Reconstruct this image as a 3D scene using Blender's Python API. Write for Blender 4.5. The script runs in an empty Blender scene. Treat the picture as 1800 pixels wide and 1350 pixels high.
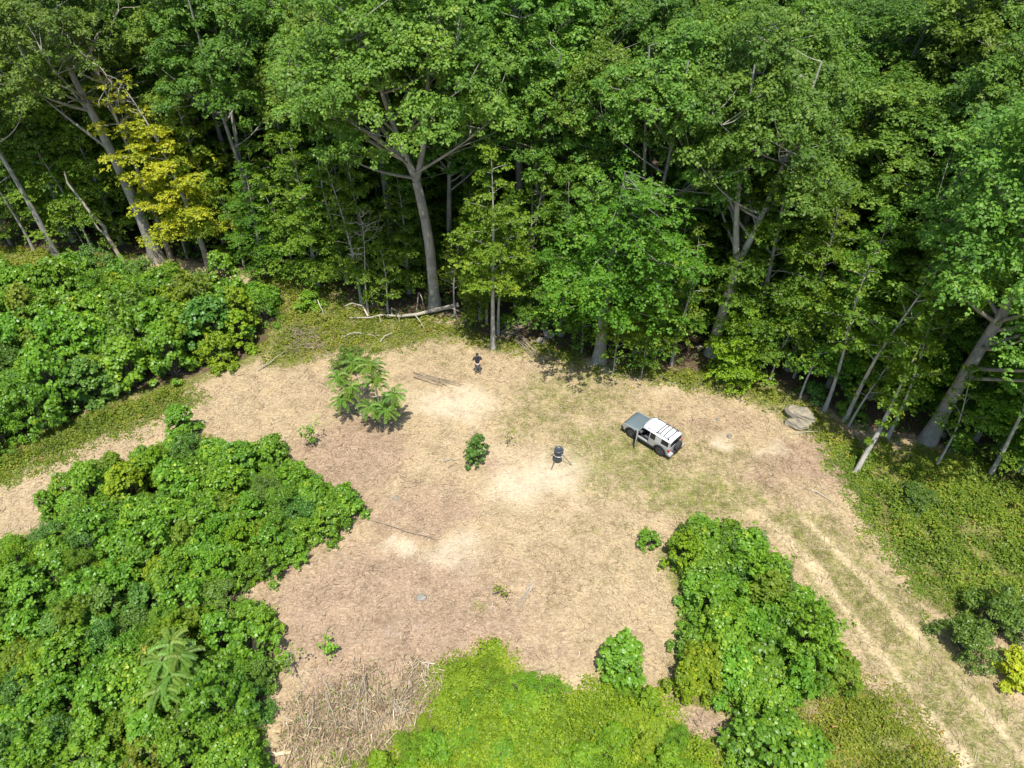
import bpy, bmesh, math, random
import numpy as np
from mathutils import Vector, Matrix

R = math.radians
SC = bpy.context.scene
COL = SC.collection

# ------------------------------------------------------------------ camera
CAM_H, PITCH, FPX = 32.5, 41.3, 1250.0          # metres, degrees below the horizon, focal length in photo pixels
cd = bpy.data.cameras.new('camera')
cd.sensor_width = 36.0
cd.lens = 36.0 * FPX / 1800.0
cd.clip_start, cd.clip_end = 0.5, 4000
cam = bpy.data.objects.new('camera', cd)
cam.location = (0, 0, CAM_H)
cam.rotation_euler = (R(90 - PITCH), 0, 0)
COL.objects.link(cam)
SC.camera = cam

# ------------------------------------------------------------------ sky, sun, exposure
SUN_DIR = Vector((0.02, -0.36, 0.925)).normalized()      # towards the sun: high, behind the camera
world = bpy.data.worlds.new('World')
SC.world = world
world.use_nodes = True
wn = world.node_tree
bg = wn.nodes['Background']
sky = wn.nodes.new('ShaderNodeTexSky')
sky.sky_type = 'NISHITA'
sky.sun_disc = False
sky.sun_elevation = math.asin(SUN_DIR.z)
sky.sun_rotation = math.atan2(SUN_DIR.x, SUN_DIR.y)
wn.links.new(sky.outputs[0], bg.inputs[0])
bg.inputs[1].default_value = 0.145
sd = bpy.data.lights.new('sun', 'SUN')
sd.energy = 4.9
sd.angle = R(0.53)
sd.color = (1.0, 0.955, 0.88)
sun = bpy.data.objects.new('sun', sd)
sun.rotation_euler = (-SUN_DIR).to_track_quat('-Z', 'Y').to_euler()
sun.location = (0, 0, 80)
COL.objects.link(sun)
SC.view_settings.view_transform = 'Standard'
SC.view_settings.look = 'None'
SC.view_settings.exposure = 0.50
SC.view_settings.gamma = 1.0
SC.cycles.max_bounces = 6
SC.cycles.diffuse_bounces = 3
SC.cycles.transmission_bounces = 4
SC.cycles.transparent_max_bounces = 6

# ------------------------------------------------------------------ helpers
_cp, _sp = math.cos(R(PITCH)), math.sin(R(PITCH))


def G(px, py, z=0.0):
    """where the view ray of a photo pixel meets the level z (used to survey the place)"""
    a, b = (px - 900) / FPX, (675 - py) / FPX
    dx, dy, dz = a, _cp + b * _sp, -_sp + b * _cp
    t = (z - CAM_H) / dz
    return (dx * t, dy * t)


def GP(pts):
    return np.array([G(*p) for p in pts])


def vnoise(x, y, s, seed=0):
    """smooth value noise, 0..1"""
    x = np.asarray(x, float) / s + seed * 17.31
    y = np.asarray(y, float) / s + seed * 9.77
    xi, yi = np.floor(x), np.floor(y)
    fx, fy = x - xi, y - yi
    fx, fy = fx * fx * (3 - 2 * fx), fy * fy * (3 - 2 * fy)

    def h(a, b):
        v = np.sin(a * 127.1 + b * 311.7 + seed * 74.7) * 43758.5453
        return v - np.floor(v)
    return (h(xi, yi) * (1 - fx) + h(xi + 1, yi) * fx) * (1 - fy) + (h(xi, yi + 1) * (1 - fx) + h(xi + 1, yi + 1) * fx) * fy


def fbm(x, y, s, seed=0, o=4):
    v, a, t = 0, 1.0, 0
    for k in range(o):
        v = v + a * vnoise(x, y, s / 2 ** k, seed + k * 3)
        t += a
        a *= .55
    return v / t


def terrain(x, y):
    x, y = np.asarray(x, float), np.asarray(y, float)
    z = 0.28 * (fbm(x, y, 9.0, 5) - .5) + .08 * (fbm(x, y, 1.6, 8) - .5)
    d = np.maximum(0, y - 62 + 0.12 * x)
    fall = np.minimum(d * d / 60.0, d * 0.34 - 1.73 + 0.0 * d)
    fall = np.where(d < 10.2, d * d / 60.0, d * .34 - 1.73)
    z = z - np.minimum(fall, 75)
    far = np.maximum(0, y - 330)
    return z + np.minimum(far * .42, 120) * (.75 + .5 * fbm(x, y, 160, 2))


def tz(x, y):
    return float(terrain(x, y))


def sdist(poly, X, Y):
    """signed distance to polygon, positive inside"""
    X, Y = np.asarray(X, float), np.asarray(Y, float)
    d = np.full(X.shape, 1e9)
    ins = np.zeros(X.shape, bool)
    n = len(poly)
    for i in range(n):
        ax, ay = poly[i]
        bx, by = poly[(i + 1) % n]
        ex, ey = bx - ax, by - ay
        t = np.clip(((X - ax) * ex + (Y - ay) * ey) / (ex * ex + ey * ey + 1e-12), 0, 1)
        d = np.minimum(d, np.hypot(X - ax - t * ex, Y - ay - t * ey))
        c = ((ay > Y) != (by > Y)) & (X < (bx - ax) * (Y - ay) / (by - ay + 1e-12) + ax)
        ins ^= c
    return np.where(ins, d, -d)


def pdist(line, X, Y):
    X, Y = np.asarray(X, float), np.asarray(Y, float)
    d = np.full(X.shape, 1e9)
    for (ax, ay), (bx, by) in zip(line[:-1], line[1:]):
        ex, ey = bx - ax, by - ay
        t = np.clip(((X - ax) * ex + (Y - ay) * ey) / (ex * ex + ey * ey + 1e-12), 0, 1)
        d = np.minimum(d, np.hypot(X - ax - t * ex, Y - ay - t * ey))
    return d


def sstep(a, b, x):
    t = np.clip((x - a) / (b - a), 0, 1)
    return t * t * (3 - 2 * t)


def mesh_np(name, V, F, mats, smooth=False, attrs=None, mi=None):
    """mesh from numpy verts (n,3) and faces (m,k) of one size"""
    V = np.ascontiguousarray(V, np.float32)
    F = np.ascontiguousarray(F, np.int32)
    me = bpy.data.meshes.new(name)
    me.vertices.add(len(V))
    me.vertices.foreach_set('co', V.ravel())
    m, k = F.shape
    me.loops.add(m * k)
    me.loops.foreach_set('vertex_index', F.ravel())
    me.polygons.add(m)
    me.polygons.foreach_set('loop_start', np.arange(0, m * k, k, dtype=np.int32))
    if mi is not None:
        me.polygons.foreach_set('material_index', np.ascontiguousarray(mi, np.int32))
    if smooth:
        me.polygons.foreach_set('use_smooth', np.ones(m, bool))
    for k2, v in (attrs or {}).items():
        v = np.asarray(v, np.float32)
        if v.ndim == 1:
            a = me.attributes.new(k2, 'FLOAT', 'POINT')
            a.data.foreach_set('value', v)
        else:
            a = me.attributes.new(k2, 'FLOAT_COLOR', 'POINT')
            a.data.foreach_set('color', np.ascontiguousarray(v).ravel())
    for mt in (mats if isinstance(mats, (list, tuple)) else [mats]):
        me.materials.append(mt)
    me.update(calc_edges=True)
    return me


def link(name, data, parent=None, loc=None):
    o = bpy.data.objects.new(name, data)
    COL.objects.link(o)
    if parent is not None:
        o.parent = parent
    if loc is not None:
        o.location = loc
    return o


def tag(o, label=None, cat=None, group=None, kind=None):
    if label:
        o['label'] = label
    if cat:
        o['category'] = cat
    if group:
        o['group'] = group
    if kind:
        o['kind'] = kind
    return o


def thing(name, label, cat, loc=(0, 0, 0), rz=0.0, group=None, scale=1.0, lean=(0, 0)):
    o = link(name, None)
    o.empty_display_size = .2
    o.location = loc
    o.rotation_euler = (lean[0], lean[1], rz)
    o.scale = (scale, scale, scale) if isinstance(scale, (int, float)) else scale
    return tag(o, label, cat, group)


# ------------------------------------------------------------------ materials
def newmat(name):
    m = bpy.data.materials.new(name)
    m.use_nodes = True
    nt = m.node_tree
    return m, nt, nt.nodes['Principled BSDF']


def N(nt, t, **kw):
    n = nt.nodes.new(t)
    for k, v in kw.items():
        setattr(n, k, v)
    return n


def ramp(nt, stops, fac=None):
    r = N(nt, 'ShaderNodeValToRGB')
    el = r.color_ramp.elements
    while len(el) < len(stops):
        el.new(.5)
    for e, (p, c) in zip(el, stops):
        e.position = p
        e.color = (*c, 1)
    if fac is not None:
        nt.links.new(fac, r.inputs[0])
    return r


def noise(nt, scale, detail=4, rough=.6, vec=None, dist=0):
    n = N(nt, 'ShaderNodeTexNoise')
    n.inputs['Scale'].default_value = scale
    n.inputs['Detail'].default_value = detail
    n.inputs['Roughness'].default_value = rough
    n.inputs['Distortion'].default_value = dist
    if vec is not None:
        nt.links.new(vec, n.inputs['Vector'])
    return n


def leaf_mat(name, stops, rough=.50, spec=.32, trans=.34, vary=.35, hue=.02):
    m, nt, p = newmat(name)
    L = nt.links.new
    a = N(nt, 'ShaderNodeAttribute', attribute_name='v')
    r = ramp(nt, stops, a.outputs['Fac'])
    oi = N(nt, 'ShaderNodeObjectInfo')
    hs = N(nt, 'ShaderNodeHueSaturation')
    mr = N(nt, 'ShaderNodeMapRange')
    mr.inputs[3].default_value, mr.inputs[4].default_value = 1 - vary, 1 + vary
    L(oi.outputs['Random'], mr.inputs[0])
    L(mr.outputs[0], hs.inputs['Value'])
    ml = N(nt, 'ShaderNodeMath', operation='MULTIPLY')
    ml.inputs[1].default_value = 7.31
    fr = N(nt, 'ShaderNodeMath', operation='FRACT')
    L(oi.outputs['Random'], ml.inputs[0])
    L(ml.outputs[0], fr.inputs[0])
    mh = N(nt, 'ShaderNodeMapRange')
    mh.inputs[3].default_value, mh.inputs[4].default_value = .5 - hue, .5 + hue
    L(fr.outputs[0], mh.inputs[0])
    L(mh.outputs[0], hs.inputs['Hue'])
    L(r.outputs[0], hs.inputs['Color'])
    L(hs.outputs[0], p.inputs['Base Color'])
    p.inputs['Roughness'].default_value = rough
    p.inputs['Specular IOR Level'].default_value = spec
    tr = N(nt, 'ShaderNodeBsdfTranslucent')
    h2 = N(nt, 'ShaderNodeHueSaturation')
    h2.inputs['Hue'].default_value = .492
    h2.inputs['Saturation'].default_value = 1.1
    h2.inputs['Value'].default_value = 1.5
    L(hs.outputs[0], h2.inputs['Color'])
    L(h2.outputs[0], tr.inputs[0])
    mx = N(nt, 'ShaderNodeMixShader')
    mx.inputs[0].default_value = trans
    L(p.outputs[0], mx.inputs[1])
    L(tr.outputs[0], mx.inputs[2])
    L(mx.outputs[0], nt.nodes['Material Output'].inputs[0])
    return m


def bark_mat(name, c1, c2, scale=1.0):
    m, nt, p = newmat(name)
    L = nt.links.new
    tc = N(nt, 'ShaderNodeTexCoord')
    mp = N(nt, 'ShaderNodeMapping')
    mp.inputs['Scale'].default_value = (7 * scale, 7 * scale, 1.2 * scale)
    L(tc.outputs['Object'], mp.inputs[0])
    n1 = noise(nt, 2.0, 6, .65, mp.outputs[0], .6)
    n2 = noise(nt, .9, 3, .6, tc.outputs['Object'])
    r = ramp(nt, [(.3, c1), (.7, c2)], n1.outputs[0])
    r2 = ramp(nt, [(.35, (.62, .66, .6)), (.65, (1.12, 1.08, 1.0))], n2.outputs[0])
    mx = N(nt, 'ShaderNodeMix', data_type='RGBA', blend_type='MULTIPLY')
    mx.inputs[0].default_value = 1
    L(r.outputs[0], mx.inputs[6])
    L(r2.outputs[0], mx.inputs[7])
    L(mx.outputs[2], p.inputs['Base Color'])
    p.inputs['Roughness'].default_value = .9
    b = N(nt, 'ShaderNodeBump')
    b.inputs['Strength'].default_value = .6
    b.inputs['Distance'].default_value = .04
    L(n1.outputs[0], b.inputs['Height'])
    L(b.outputs[0], p.inputs['Normal'])
    return m


def plain(name, col, rough=.5, metal=0.0, spec=.5, coat=0.0, nz=None, alpha=None):
    m, nt, p = newmat(name)
    L = nt.links.new
    if nz:
        tc = N(nt, 'ShaderNodeTexCoord')
        n = noise(nt, nz[0], 4, .6, tc.outputs['Object'])
        k = nz[1]
        r = ramp(nt, [(.3, tuple(c * (1 - k) for c in col)), (.7, tuple(c * (1 + k) for c in col))], n.outputs[0])
        L(r.outputs[0], p.inputs['Base Color'])
    else:
        p.inputs['Base Color'].default_value = (*col, 1)
    p.inputs['Roughness'].default_value = rough
    p.inputs['Metallic'].default_value = metal
    p.inputs['Specular IOR Level'].default_value = spec
    p.inputs['Coat Weight'].default_value = coat
    p.inputs['Coat Roughness'].default_value = .08
    return m


M = {}
M['oak'] = leaf_mat('oak_leaf', [(0, (.060, .128, .016)), (.45, (.116, .216, .025)), (.8, (.180, .288, .034)), (1, (.27, .34, .055))], vary=.20, hue=.018)
M['maple'] = leaf_mat('maple_leaf', [(0, (.068, .150, .014)), (.5, (.126, .240, .020)), (.85, (.190, .310, .026)), (1, (.27, .34, .03))], vary=.16, trans=.42)
M['maple_light'] = leaf_mat('light_maple_leaf', [(0, (.095, .172, .015)), (.5, (.160, .262, .020)), (.85, (.235, .330, .026)), (1, (.34, .36, .03))], vary=.12, trans=.42, hue=.008)
M['yellow'] = leaf_mat('yellow_maple_leaf', [(0, (.16, .24, .02)), (.35, (.35, .40, .026)), (.75, (.52, .51, .030)), (1, (.62, .54, .030))], vary=.1, trans=.42, hue=.01)
M['shrub'] = leaf_mat('shrub_leaf', [(0, (.066, .155, .014)), (.45, (.142, .290, .022)), (.85, (.220, .378, .028)), (1, (.36, .44, .04))], vary=.13, hue=.009, rough=.40, spec=.42, trans=.36)
M['shrub_dark'] = leaf_mat('dark_shrub_leaf', [(0, (.060, .130, .020)), (.5, (.105, .205, .028)), (.9, (.155, .265, .038)), (1, (.22, .29, .05))], vary=.2, rough=.42, spec=.38, trans=.3)
M['vine'] = leaf_mat('vine_leaf', [(0, (.090, .185, .012)), (.4, (.175, .300, .016)), (.8, (.26, .385, .020)), (1, (.38, .42, .03))], vary=.1, trans=.4)
M['weed'] = leaf_mat('weed_leaf', [(0, (.080, .130, .014)), (.45, (.155, .225, .020)), (.8, (.25, .31, .030)), (.95, (.38, .34, .06)), (1, (.42, .26, .08))], vary=.05, trans=.35)
M['frond'] = leaf_mat('frond_leaf', [(0, (0.088, 0.169, 0.025)), (.5, (0.144, 0.256, 0.037)), (1, (0.213, 0.325, 0.056))], vary=.1, rough=.45, trans=.38)
M['grass'] = leaf_mat('grass_blade', [(0, (.085, .125, .022)), (.5, (.15, .185, .035)), (1, (.28, .26, .07))], vary=.02, trans=.3, rough=.6, spec=.2)
M['lime'] = leaf_mat('lime_leaf', [(0, (.115, .235, .014)), (.5, (.185, .345, .018)), (1, (.29, .42, .024))], vary=.02, trans=.42)
M['bark'] = bark_mat('grey_bark', (.19, .178, .158), (.38, .365, .335))
M['bark_pale'] = bark_mat('pale_bark', (.28, .265, .24), (.48, .46, .425))
M['bark_dark'] = bark_mat('dark_bark', (.075, .06, .048), (.16, .135, .11))
M['dead'] = bark_mat('bleached_wood', (.30, .26, .21), (.56, .51, .44), 2)
M['stick'] = bark_mat('dry_stick', (.20, .15, .105), (.42, .345, .27), 3)
M['cut'] = plain('cut_wood', (.62, .47, .29), .8, nz=(6, .15))


def straw_mat():
    m, nt, p = newmat('dry_straw')
    L = nt.links.new
    a = N(nt, 'ShaderNodeAttribute', attribute_name='v')
    r = ramp(nt, [(0, (.10, .066, .042)), (.25, (.22, .155, .098)), (.55, (.36, .27, .165)), (.85, (.48, .39, .255)), (1, (.60, .53, .40))], a.outputs['Fac'])
    L(r.outputs[0], p.inputs['Base Color'])
    p.inputs['Roughness'].default_value = .75
    p.inputs['Specular IOR Level'].default_value = .2
    return m


M['straw'] = straw_mat()


def ground_mat():
    m, nt, p = newmat('clearing_ground')
    L = nt.links.new
    geo = N(nt, 'ShaderNodeNewGeometry')
    pos = geo.outputs['Position']
    za = N(nt, 'ShaderNodeAttribute', attribute_name='za')      # sand, green, brown
    zb = N(nt, 'ShaderNodeAttribute', attribute_name='zb')      # litter, ruts, ash
    sa = N(nt, 'ShaderNodeSeparateColor')
    sb = N(nt, 'ShaderNodeSeparateColor')
    L(za.outputs['Color'], sa.inputs[0])
    L(zb.outputs['Color'], sb.inputs[0])
    # stalks lying in two directions
    def streak(ang, sx, sy, sc):
        mp = N(nt, 'ShaderNodeMapping')
        mp.inputs['Rotation'].default_value = (0, 0, ang)
        mp.inputs['Scale'].default_value = (sx, sy, 1)
        L(pos, mp.inputs[0])
        return noise(nt, sc, 3, .65, mp.outputs[0], 1.2)
    s1, s2 = streak(.5, 1, 3.2, 3.4), streak(2.0, 1, 3.2, 3.0)
    big = noise(nt, .32, 5, .6, pos, .3)
    mid2 = noise(nt, .75, 6, .68, pos, .5)
    mid = noise(nt, 1.9, 6, .7, pos, .4)
    fine = noise(nt, 9.0, 4, .75, pos)
    mxs = N(nt, 'ShaderNodeMath', operation='MAXIMUM')
    L(s1.outputs[0], mxs.inputs[0])
    L(s2.outputs[0], mxs.inputs[1])
    avg = N(nt, 'ShaderNodeMath', operation='ADD')
    L(mxs.outputs[0], avg.inputs[0])
    L(fine.outputs[0], avg.inputs[1])
    hf = N(nt, 'ShaderNodeMath', operation='MULTIPLY')
    hf.inputs[1].default_value = .5
    L(avg.outputs[0], hf.inputs[0])
    tex = hf.outputs[0]
    straw = ramp(nt, [(.34, (.195, .138, .080)), (.47, (.312, .236, .138)), (.56, (.408, .318, .192)), (.68, (.525, .430, .280))], tex)
    brown = ramp(nt, [(.34, (.150, .096, .062)), (.47, (.252, .176, .116)), (.56, (.345, .252, .170)), (.68, (.49, .388, .28))], tex)
    sand = ramp(nt, [(.36, (.37, .305, .215)), (.5, (.475, .405, .29)), (.64, (.56, .485, .36))], tex)
    green = ramp(nt, [(.36, (.060, .075, .018)), (.48, (.12, .14, .032)), (.58, (.22, .21, .065)), (.68, (.40, .34, .16))], tex)
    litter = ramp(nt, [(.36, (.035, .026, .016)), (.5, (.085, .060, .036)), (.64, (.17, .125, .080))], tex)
    rut = ramp(nt, [(.36, (.34, .26, .145)), (.5, (.47, .37, .22)), (.64, (.58, .48, .31))], tex)
    ash = ramp(nt, [(.36, (.25, .22, .19)), (.5, (.42, .37, .32)), (.64, (.55, .50, .44))], tex)

    def mask(src, lo, hi, nz, k):
        """zone weight broken up by noise"""
        ad = N(nt, 'ShaderNodeMath', operation='MULTIPLY_ADD')
        L(nz, ad.inputs[0])
        ad.inputs[1].default_value = k
        L(src, ad.inputs[2])
        mr = N(nt, 'ShaderNodeMapRange')
        mr.interpolation_type = 'SMOOTHSTEP'
        mr.inputs[1].default_value, mr.inputs[2].default_value = lo + k * .5, hi + k * .5
        L(ad.outputs[0], mr.inputs[0])
        return mr.outputs[0]

    def mix(a, b, f):
        x = N(nt, 'ShaderNodeMix', data_type='RGBA')
        L(f, x.inputs[0])
        L(a, x.inputs[6])
        L(b, x.inputs[7])
        return x.outputs[2]
    c = mix(straw.outputs[0], brown.outputs[0], mask(sa.outputs[2], .15, .75, mid.outputs[0], 1.1))
    c = mix(c, ash.outputs[0], mask(sb.outputs[2], .3, .8, mid.outputs[0], 1.0))
    c = mix(c, green.outputs[0], mask(sa.outputs[1], .25, .75, mid.outputs[0], 1.3))
    c = mix(c, rut.outputs[0], mask(sb.outputs[1], .3, .7, mid.outputs[0], .8))
    c = mix(c, sand.outputs[0], mask(sa.outputs[0], .05, 1.5, mid.outputs[0], .9))
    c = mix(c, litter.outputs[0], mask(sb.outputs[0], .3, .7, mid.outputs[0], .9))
    tint = ramp(nt, [(.32, (.78, .76, .72)), (.5, (1, 1, 1)), (.68, (1.12, 1.09, 1.04))], mid2.outputs[0])
    mu = N(nt, 'ShaderNodeMix', data_type='RGBA', blend_type='MULTIPLY')
    mu.inputs[0].default_value = 1
    L(c, mu.inputs[6])
    L(tint.outputs[0], mu.inputs[7])
    L(mu.outputs[2], p.inputs['Base Color'])
    p.inputs['Roughness'].default_value = .95
    p.inputs['Specular IOR Level'].default_value = .1
    b = N(nt, 'ShaderNodeBump')
    b.inputs['Strength'].default_value = .5
    b.inputs['Distance'].default_value = .05
    L(tex, b.inputs['Height'])
    L(b.outputs[0], p.inputs['Normal'])
    return m


M['ground'] = ground_mat()

# ------------------------------------------------------------------ survey of the place (photo points taken to the ground)
FOREST = GP([(-500, 418), (-120, 432), (60, 445), (280, 458), (460, 490), (560, 520), (700, 560), (790, 560), (850, 600), (930, 605),
             (1040, 640), (1180, 655), (1290, 668), (1400, 700), (1450, 725), (1500, 760), (1640, 790), (1740, 850), (1840, 930),
             (1960, 1100), (2150, 1340)])
FOREST = np.vstack([FOREST, [[900, 10], [900, 890], [-900, 890], [-900, 60]]])
TH_UP = GP([(-330, 500), (-40, 510), (130, 500), (270, 498), (350, 512), (470, 522), (500, 555), (488, 600), (440, 640), (370, 662),
            (290, 690), (200, 712), (100, 765), (0, 812), (-110, 850), (-330, 930)])
TH_LOW = GP([(-130, 1010), (20, 975), (110, 885), (150, 835), (285, 805), (320, 765), (400, 785), (490, 795), (550, 835), (600, 885),
             (622, 905), (560, 985), (525, 1012), (440, 1040), (478, 1090), (510, 1140), (492, 1200), (486, 1290), (480, 1440), (-300, 1440), (-300, 1100)])
TH_RIGHT = GP([(1168, 968), (1230, 930), (1345, 960), (1385, 1030), (1430, 1095), (1462, 1160), (1490, 1195), (1440, 1240), (1375, 1262), (1310, 1262),
               (1250, 1232), (1192, 1228), (1185, 1170), (1200, 1120), (1192, 1040)])
VINE = GP([(640, 1350), (700, 1312), (745, 1290), (765, 1215), (800, 1190), (835, 1168), (880, 1170), (905, 1200), (970, 1205), (1010, 1235),
           (1060, 1225), (1095, 1195), (1150, 1225), (1190, 1275), (1235, 1330), (1240, 1420), (560, 1420), (600, 1372)])
WEED_R = GP([(1470, 800), (1520, 790), (1700, 800), (1900, 900), (1900, 1080), (1760, 1075), (1640, 1060), (1580, 985), (1530, 920), (1490, 850)])
WEED_EDGE = GP([(480, 560), (440, 478), (560, 478), (620, 535), (760, 555), (860, 590), (950, 600), (1060, 640), (1250, 650), (1400, 690), (1460, 730),
                (1520, 790), (1480, 810), (1440, 780), (1370, 720), (1280, 690), (1180, 675), (1060, 655), (950, 622), (860, 612), (780, 592), (700, 612), (600, 618), (520, 640), (470, 640)])
WEED_LOWR = GP([(1440, 1250), (1500, 1190), (1560, 1240), (1640, 1330), (1690, 1430), (1400, 1430), (1290, 1350), (1330, 1270)])
WEED_LEFT = GP([(-150, 870), (0, 805), (100, 760), (210, 705), (300, 685), (340, 705), (270, 735), (190, 765), (110, 800), (40, 835), (-100, 905)])
WEED_UL = GP([(-100, 430), (120, 440), (240, 455), (130, 490), (-100, 500)])
BRUSH = GP([(540, 1235), (610, 1200), (730, 1185), (755, 1215), (735, 1275), (680, 1305), (610, 1335), (510, 1345), (510, 1285)])
LANE_R = GP([(1330, 900), (1480, 900), (1560, 980), (1640, 1080), (1740, 1180), (1900, 1330), (1900, 1450), (1700, 1450), (1580, 1260), (1470, 1110), (1390, 1010)])
RUT1 = GP([(1180, 840), (1330, 900), (1420, 985), (1500, 1090), (1570, 1175), (1650, 1280), (1730, 1400)])
RUT2 = GP([(1250, 820), (1390, 890), (1490, 985), (1565, 1070), (1640, 1150), (1740, 1260), (1850, 1400)])


def ell(cx, cy, rx, ry, X, Y, pw=1.0):
    (x0, y0), (x1, _), (_, y1) = G(cx, cy), G(cx + rx, cy), G(cx, cy - ry)
    wx, wy = (fbm(X, Y, 2.4, 81) - .5) * 3.2, (fbm(X, Y, 2.4, 87) - .5) * 3.2
    q = np.sqrt(((X + wx - x0) / (x1 - x0)) ** 2 + ((Y + wy - y0) / (y1 - y0)) ** 2)
    return sstep(1.45, .25, q) * pw


def zones(X, Y):
    wob = (fbm(X, Y, 3.0, 21) - .5) * 2.2
    sand = np.zeros(X.shape)
    for a in [(800, 705, 95, 34, 1), (700, 690, 45, 18, .6), (945, 845, 105, 48, 1), (880, 790, 60, 30, .5), (800, 962, 66, 34, .8), (712, 955, 30, 18, 1), (1000, 880, 70, 22, .5),
              (1355, 792, 34, 14, .9), (1278, 768, 24, 11, .9), (1296, 706, 14, 6, .8), (1062, 648, 34, 9, .9), (1170, 680, 30, 8, .5), (905, 592, 26, 9, .5), (1020, 1200, 60, 14, .5), (960, 1210, 50, 16, .4)]:
        sand = np.maximum(sand, ell(*a[:4], X, Y, a[4]))
    brown = np.zeros(X.shape)
    for a in [(700, 1070, 280, 130, 1), (620, 800, 110, 90, .9), (740, 890, 140, 50, .7), (950, 990, 160, 40, .45), (560, 700, 90, 40, .4), (1400, 820, 110, 45, .85), (1260, 745, 120, 25, .5), (600, 1180, 120, 60, 1),
              (850, 1150, 240, 40, .6), (860, 810, 26, 16, .8), (1240, 1280, 60, 60, .9), (540, 605, 50, 22, .9)]:
        brown = np.maximum(brown, ell(*a[:4], X, Y, a[4]))
    green = np.zeros(X.shape)
    for pl, k in [(WEED_R, 1.0), (WEED_EDGE, .95), (WEED_LOWR, .8), (WEED_LEFT, .95), (WEED_UL, .8)]:
        green = np.maximum(green, k * sstep(-1.0, 1.0, sdist(pl, X, Y) + wob))
    green = np.maximum(green, .54 * sstep(-1.2, 1.2, sdist(LANE_R, X, Y) + wob))
    for a in [(1100, 800, 180, 85, .58), (1010, 690, 150, 55, .50), (1230, 860, 190, 55, .58), (960, 740, 110, 45, .46), (1060, 960, 140, 70, .30), (860, 1040, 60, 30, .35), (760, 620, 120, 25, .3), (1250, 790, 120, 50, .4)]:
        green = np.maximum(green, ell(*a[:4], X, Y, a[4]))
    green = np.maximum(green, .8 * sstep(-1, .6, np.maximum(sdist(TH_UP, X, Y), sdist(TH_RIGHT, X, Y)) + wob * .4))
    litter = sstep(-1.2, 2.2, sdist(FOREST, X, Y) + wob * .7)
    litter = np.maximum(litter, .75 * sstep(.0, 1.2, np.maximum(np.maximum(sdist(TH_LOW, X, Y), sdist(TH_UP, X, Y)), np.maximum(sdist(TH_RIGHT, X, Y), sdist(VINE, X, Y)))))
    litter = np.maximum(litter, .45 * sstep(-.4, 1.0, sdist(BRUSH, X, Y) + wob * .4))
    w2 = (fbm(X, Y, 1.2, 33) - .5) * .5
    rut = np.maximum(.66 * sstep(.8, .0, pdist(RUT1, X, Y) + w2 * 1.7), .6 * sstep(.75, .0, pdist(RUT2, X, Y) + w2 * 1.7)) * sstep(G(0, 840)[1], G(0, 930)[1], Y)
    ash = np.zeros(X.shape)
    for a in [(690, 1095, 60, 36, .38), (640, 1040, 50, 20, .3), (1275, 768, 14, 6, .6), (545, 1320, 90, 24, .4), (700, 1000, 40, 14, .3)]:
        ash = np.maximum(ash, ell(*a[:4], X, Y, a[4]))
    return sand, green, brown, litter, rut, ash


def build_ground():
    xs = np.concatenate([np.linspace(-900, -70, 30), np.linspace(-66, -32, 24), np.arange(-31, 33, .25), np.linspace(34, 70, 24), np.linspace(76, 900, 30)])
    ys = np.concatenate([np.linspace(-150, 6, 16), np.arange(8, 58, .25), np.linspace(58.5, 100, 60), np.linspace(104, 900, 60)])
    X, Y = np.meshgrid(xs, ys)
    Z = terrain(X, Y)
    sand, green, brown, litter, rut, ash = zones(X, Y)
    Z = Z - .05 * rut
    nx, ny = len(xs), len(ys)
    V = np.stack([X.ravel(), Y.ravel(), Z.ravel()], 1)
    i = np.arange((nx - 1) * (ny - 1))
    r, c = i // (nx - 1), i % (nx - 1)
    b = r * nx + c
    F = np.stack([b, b + 1, b + nx + 1, b + nx], 1)
    one = np.ones(X.size)
    za = np.stack([sand.ravel(), green.ravel(), brown.ravel(), one], 1)
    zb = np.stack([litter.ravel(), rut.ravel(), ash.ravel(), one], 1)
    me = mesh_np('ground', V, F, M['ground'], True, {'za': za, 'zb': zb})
    tag(link('ground', me), kind='structure', label='dry straw covered clearing ground with bare sandy patches')


build_ground()


# ------------------------------------------------------------------ leaf and tube builders
LEAF = {
    'diamond': (np.array([[0, 0, 0], [.35, .50, -.07], [0, 1, -.06], [-.35, .50, -.07]]), [[0, 1, 2], [0, 2, 3]]),
    'narrow': (np.array([[0, 0, 0], [.20, .45, -.05], [0, 1, -.08], [-.20, .45, -.05]]), [[0, 1, 2], [0, 2, 3]]),
    'round': (np.array([[0, 0, 0], [.44, .28, -.08], [.36, .74, -.09], [0, 1, -.06], [-.36, .74, -.09], [-.44, .28, -.08]]), [[0, 1, 2], [0, 2, 3], [0, 3, 4], [0, 4, 5]]),
    'star': (np.array([[0, 0, 0], [.30, .12, -.05], [.52, .52, -.14], [.2, .55, -.03], [0, 1, -.10], [-.2, .55, -.03], [-.52, .52, -.14], [-.30, .12, -.05]]),
             [[0, 1, 2], [0, 2, 3], [0, 3, 4], [0, 4, 5], [0, 5, 6], [0, 6, 7]]),
    'leaflet': (np.array([[0, 0, 0], [.15, .45, -.04], [0, 1, -.08], [-.15, .45, -.04]]), [[0, 1, 2], [0, 2, 3]]),
    'blade': (np.array([[-.03, 0, 0], [.03, 0, 0], [0, 1, 0]]), [[0, 1, 2]]),
}


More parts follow.
